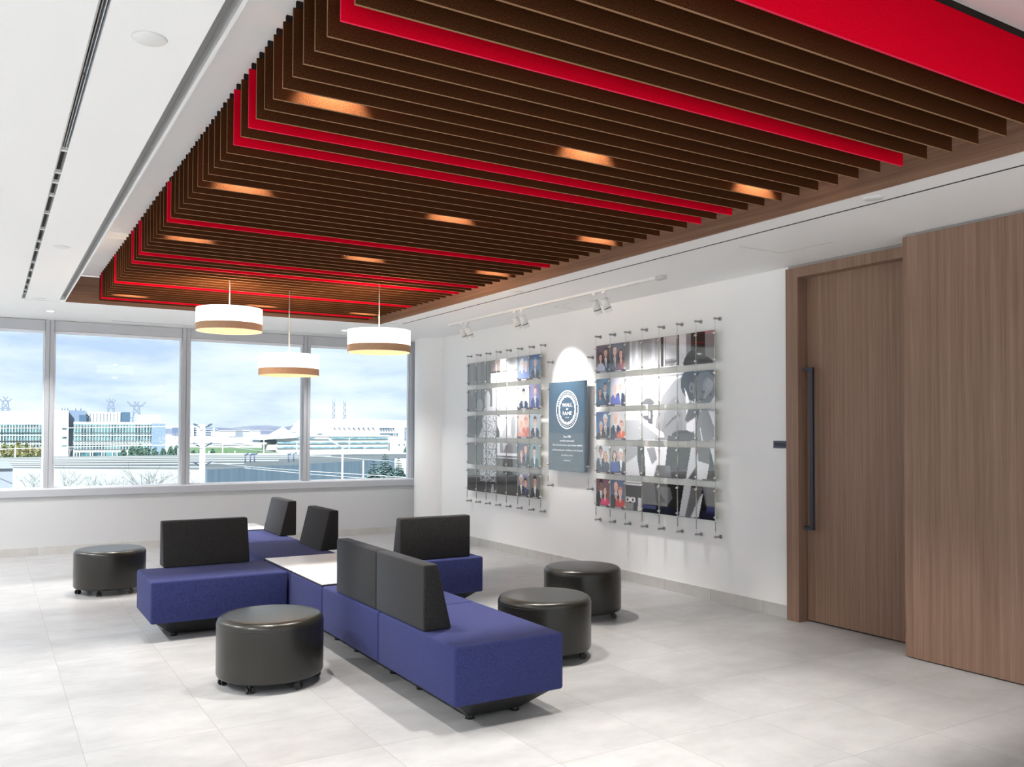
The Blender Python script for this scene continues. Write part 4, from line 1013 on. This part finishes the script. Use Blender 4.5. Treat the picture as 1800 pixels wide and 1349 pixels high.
# utility pole, street lights, wires
def polething(name, label, px, pyt, Y, r, m, cat='pole'):
    p = at(px, pyt, Y); t = thing(name, label, cat, (p.x, Y, GZ)); h = p.z - GZ
    MB().cyl((0, 0, 0), (0, 0, h), r, r * 0.85, n=12).obj('pole', m, t)
    return t, p, h
Y = 46
t, p, h = polething('utility_pole', 'thick pale utility pole with three sets of dark insulator arms', 356.5, 746, Y, 0.165, palepole)
for yy in (749.5, 783, 816):
    z = at(356.5, yy, Y).z - GZ; mb = MB()
    for s_ in (-1, 1):
        mb.cyl((0, 0, z - 0.12), (s_ * 0.42, 0.05, z + 0.06), 0.035, 0.02, n=6); mb.cyl((s_ * 0.26, 0, z + 0.02), (s_ * 0.46, 0, z + 0.12), 0.055, 0.03, n=6)
    mb.obj('insulator_arm', om('insulator_dark', (0.06, 0.10, 0.16)), t)
wl = [((60, 752), (356, 750), 'upper'), ((-40, 791), (350, 783), 'middle'), ((90, 784), (350, 781.5), 'second')]
def wire(pts, Y0, Y1, label):
    n = len(pts); P_ = [at(x, y, Y0 + (Y1 - Y0) * i / (n - 1)) for i, (x, y) in enumerate(pts)]
    mb = MB()
    for a_, b_ in zip(P_, P_[1:]): mb.cyl(a_, b_, 0.022, n=5, caps=False)
    tag(mb.obj('power_line', wirem), label, 'power line', 'overhead power lines')
wire([(-60, 753), (150, 752.5), (353.5, 749.5)], 60, 45.5, 'pale overhead wire, topmost, running left from the utility pole')
wire([(-60, 792), (150, 785.5), (352.3, 781.5)], 60, 45.5, 'pale overhead wire left of the pole, crossing the autumn trees')
wire([(361.3, 781), (450, 792), (545, 801), (740, 815)], 46, 70, 'pale overhead wire running right from the middle arms')
wire([(361.3, 813), (450, 822), (545, 829), (740, 841)], 46, 60, 'pale overhead wire running right from the lowest arms, upper of two')
wire([(430, 823), (545, 834), (640, 841), (740, 850)], 50, 60, 'pale overhead wire low across the corrugated wall, lower of two')
wire([(361.3, 750), (450, 756), (545, 762), (740, 770)], 46, 90, 'pale overhead wire running right from the pole top')
Y = 85
t, p, h = polething('street_light', 'tall white street light with long arm reaching left', 602, 786, Y, 0.11, palepole, 'street light')
q = at(576, 770.5, Y) - Vector((p.x, Y, GZ)); MB().cyl((0, 0, h - 0.1), q, 0.10, 0.07, n=8).obj('arm', palepole, t)
MB().box(q.x - 1.3, q.x, -0.15, 0.15, q.z - 0.1, q.z + 0.06).obj('lamp_head', palepole, t)
polething('street_light', 'thin yellowish lamp post against the corrugated wall', 638.5, 810, 58, 0.05, om('cream_pole', (0.75, 0.70, 0.58)), 'street light')
for x, yt, yb, lb in ((27, 790, 0, 'short white lamp post before the autumn trees'), (95, 783, 0, 'white lamp post right of the first mullion'), (313, 788, 0, 'white lamp post left of the second mullion'),
                  (367.5, 793, 0, 'white lamp post on the lawn right of the utility pole'), (391.5, 768, 0, 'tall thin white lamp post on the lawn'), (413, 793, 0, 'small white lamp post in mid lawn'),
                  (464, 765, 0, 'white lamp post before the pyramid roof'), (614, 770, 0, 'thin white lamp post in front of the white building'), (641, 785, 0, 'thin white post on the lawn at right')):
    polething('lamp_post', lb, x, yt, 210, 0.15, palepole, 'lamp post')

# pylons and masts
def pylon(px, pyt, pyb, Y, label):
    tp, bt = at(px, pyt, Y), at(px, pyb, Y); t = thing('electricity_pylon', label, 'pylon', (tp.x, Y, GZ)); H_ = tp.z - GZ
    mb = MB(); r = 0.35; zb = bt.z - GZ; Hh = tp.z - bt.z; wv = Hh * 0.30
    def seg(a_, b_): mb.cyl(a_, b_, r, n=5, caps=False)
    for s_ in (-1, 1):
        seg((s_ * 4.0, 0, 0), (s_ * 1.6, 0, zb + Hh * 0.62)); seg((s_ * 1.6, 0, zb + Hh * 0.62), (s_ * 1.4, 0, zb + Hh * 0.75)); seg((s_ * 1.4, 0, zb + Hh * 0.75), (s_ * Hh * 0.42, 0, H_))
        seg((0, 0, zb + Hh * 0.86), (s_ * Hh * 0.30, 0, zb + Hh * 0.80)); seg((0, 0, zb + Hh * 0.25), (s_ * Hh * 0.38, 0, zb + Hh * 0.22))
    z = 0.0; k = 0
    while z < zb + Hh * 0.75:
        f = 4 - 2.6 * z / (zb + Hh * 0.7); f2 = 4 - 2.6 * min(1, (z + 4) / (zb + Hh * 0.7)); s_ = 1 if k % 2 else -1
        seg((s_ * f, 0, z), (-s_ * f2, 0, z + 4)); seg((-s_ * f, 0, z), (s_ * f2, 0, z + 4)); z += 4; k += 1
    mb.obj('lattice', lattice_m, t)
pylon(9.5, 701, 724, 640, 'electricity pylon above the office block at far left')
pylon(195, 703, 722, 640, 'electricity pylon behind the striped penthouse')
pylon(240, 707, 743, 560, 'tallest electricity pylon, right of the louvred roof box')
for x, yt, lb in ((586.5, 702, 'left one of two lattice masts above the white building'), (605.5, 704, 'right one of two lattice masts above the white building')):
    Y = 640; tp = at(x, yt, Y); t = thing('lattice_mast', lb, 'mast', (tp.x, Y, GZ), 'lattice masts'); H_ = tp.z - GZ; mb = MB()
    for s_ in (-1, 1): mb.cyl((s_ * 0.95, 0, 0), (s_ * 0.95, 0, H_), 0.2, n=5)
    z = 0; k = 0
    while z < H_ - 2.2: mb.cyl(((-1) ** k * 0.95, 0, z), (-(-1) ** k * 0.95, 0, z + 2.2), 0.28, n=5); z += 2.2; k += 1
    mb.obj('lattice', lattice_m, t)

# trees
def leafball(rng, cx, cy, cz, rx, ry, rz, n, s):
    mb = MB()
    for _ in range(n):
        while True:
            v = Vector((rng.uniform(-1, 1), rng.uniform(-1, 1), rng.uniform(-1, 1)))
            if v.length < 1: break
        c = Vector((cx + v.x * rx, cy + v.y * ry, cz + v.z * rz)); nn = Vector((rng.gauss(0, 1), rng.gauss(0, 1), rng.gauss(0, 1))).normalized()
        t1 = nn.orthogonal().normalized() * s * rng.uniform(0.6, 1.3); t2 = nn.cross(t1).normalized() * s * rng.uniform(0.4, 1)
        mb.quad(c - t1 - t2, c + t1 - t2, c + t1 + t2, c - t1 + t2)
    return mb
def bushy(px, pyt, Y, wpx, m, label, name='leafy_tree', cat='tree', group=None, n=420, seed=0):
    rng = random.Random(seed + px * 3.1); tp = at(px, pyt, Y); H_ = tp.z - GZ; wd = (at(px + wpx, pyt, Y).x - tp.x)
    t = thing(name, label, cat, (tp.x, Y, GZ), group)
    leafball(rng, 0, 0, H_ * 0.55, wd * 0.6, wd * 0.5, H_ * 0.45, n, H_ * 0.06).obj('foliage', m, t)
    MB().cyl((0, 0, 0), (0, 0, H_ * 0.5), H_ * 0.03, H_ * 0.015, n=7).obj('trunk', twig, t)
for k, (x, yt) in enumerate(((-6, 778), (8, 780), (21, 782), (33, 779), (46, 781), (57, 783), (70, 785))):
    bushy(x, yt, 236 + 7 * (k % 3), 7.2, autumn, 'yellow-green autumn tree before the office block, %s from the left' % ORD[k + 1], group='autumn trees', seed=k)
for k, (x, yt, wv) in enumerate(((218, 789, 7), (232, 784, 9), (246, 782, 9), (259, 786, 8), (272, 788, 8), (287, 788, 7), (300, 786, 7), (311, 783, 7), (353, 790, 7), (340, 792, 6), (374, 790, 5), (716, 785, 8), (725, 787, 8))):
    bushy(x, yt, 246 + 15 * (k % 2), wv * 1.2, evergreen, 'dark green bushy tree behind the warehouse roof, %s from the left' % (ORD[k + 1] if k < 13 else 'last'), 'bushy_tree', group='dark green trees beyond the roof', seed=k + 20)
def baretree(px, pyt, Y, spread, label, group, seed=1, col=twig, name='bare_tree', depth=5):
    rng = random.Random(seed); tp = at(px, pyt, Y); H_ = tp.z - GZ; mb = MB()
    def br(p, d, l, r, k):
        q = p + d * l; mb.cyl(p, q, r, r * 0.65, n=5, caps=False)
        if k == 0: return
        for _ in range(3 if k > 1 else 2):
            nd = (d + Vector((rng.gauss(0, spread), rng.gauss(0, spread), rng.gauss(0.05, 0.2)))).normalized(); br(q, nd, l * 0.70, r * 0.62, k - 1)
    br(Vector((0, 0, 0)), Vector((0, 0, 1)), H_ * 0.37, H_ * (0.0085 if depth > 4 else 0.012), depth)
    t = thing(name, label, 'tree', (tp.x, Y, GZ), group); mb.obj('branches', col, t)
for x, yt, Y_, lb in ((60, 833, 98, 'bare tree in front of the white wall, left of the first mullion'), (108, 829, 72, 'bare tree just right of the first mullion'), (190, 836, 78, 'thin bare tree in front of the white warehouse wall'),
                      (240, 826, 52, 'wide bare tree before the white warehouse wall, largest'), (262, 834, 68, 'smaller bare tree right of the largest bare tree')):
    baretree(x, yt, Y_, 0.5, lb, 'bare trees by the warehouse', seed=x)
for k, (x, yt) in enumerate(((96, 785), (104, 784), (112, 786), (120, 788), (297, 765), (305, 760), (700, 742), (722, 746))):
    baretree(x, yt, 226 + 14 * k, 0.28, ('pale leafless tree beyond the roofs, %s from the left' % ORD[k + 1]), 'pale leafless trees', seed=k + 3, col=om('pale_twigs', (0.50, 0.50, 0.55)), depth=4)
def spruce(px, pyt, Y, half_px, label, seed, m=spruce_m, name='spruce_tree', group='blue spruces'):
    rng = random.Random(seed); tp = at(px, pyt, Y); H_ = tp.z - GZ; base = at(px + half_px, 848, Y); R_ = (base.x - tp.x); fr = (tp.z - base.z) / H_
    R_ *= 1.35 / max(fr, 0.15); t = thing(name, label, 'tree', (tp.x, Y, GZ), group); mb = MB()
    L_ = 40
    for i in range(L_):
        f = i / L_; z = H_ * (1 - f * 0.96); r = R_ * (0.03 + f * 0.97); nb = 12 + int(22 * f)
        for j in range(nb):
            a = 2 * PI * j / nb + rng.random(); rr = r * rng.uniform(0.7, 1.15); d = Vector((math.cos(a), math.sin(a), 0)); sd = Vector((-d.y, d.x, 0)) * (0.12 * H_ * 0.25 + rr * 0.16)
            c0 = Vector((0, 0, z)); c1 = c0 + d * rr + Vector((0, 0, -rr * 0.28)); mid = c0 + d * rr * 0.55 + Vector((0, 0, -rr * 0.05))
            mb.quad(c0, mid + sd, c1, mid - sd); mb.quad(c0 + Vector((0, 0, -0.12)), mid + sd * 0.5 + Vector((0, 0, -rr * 0.2)), c1, mid - sd * 0.5 + Vector((0, 0, 0.02)))
    mb.obj('foliage', m, t); MB().cyl((0, 0, 0), (0, 0, H_ * 0.97), H_ * 0.018, H_ * 0.003, n=7).obj('trunk', twig, t)
spruce(657, 811, 62, 15, 'blue spruce at the foot of the right window, left of three', 1)
spruce(677, 799, 76, 19, 'blue spruce, tallest and middle of three', 2)
spruce(701, 806, 90, 14, 'blue spruce, right of three, before the white annex wall', 3)
for k, (x, y) in enumerate(((397, 791), (436, 792), (455, 790), (584, 789), (593, 790), (610, 789), (621, 790), (635, 791))):
    spruce(x, y, 330, 2.2, 'tiny dark conifer on the lawn, %s from the left' % ORD[k + 1], 30 + k, evergreen, 'conifer', 'small conifers on the lawn')
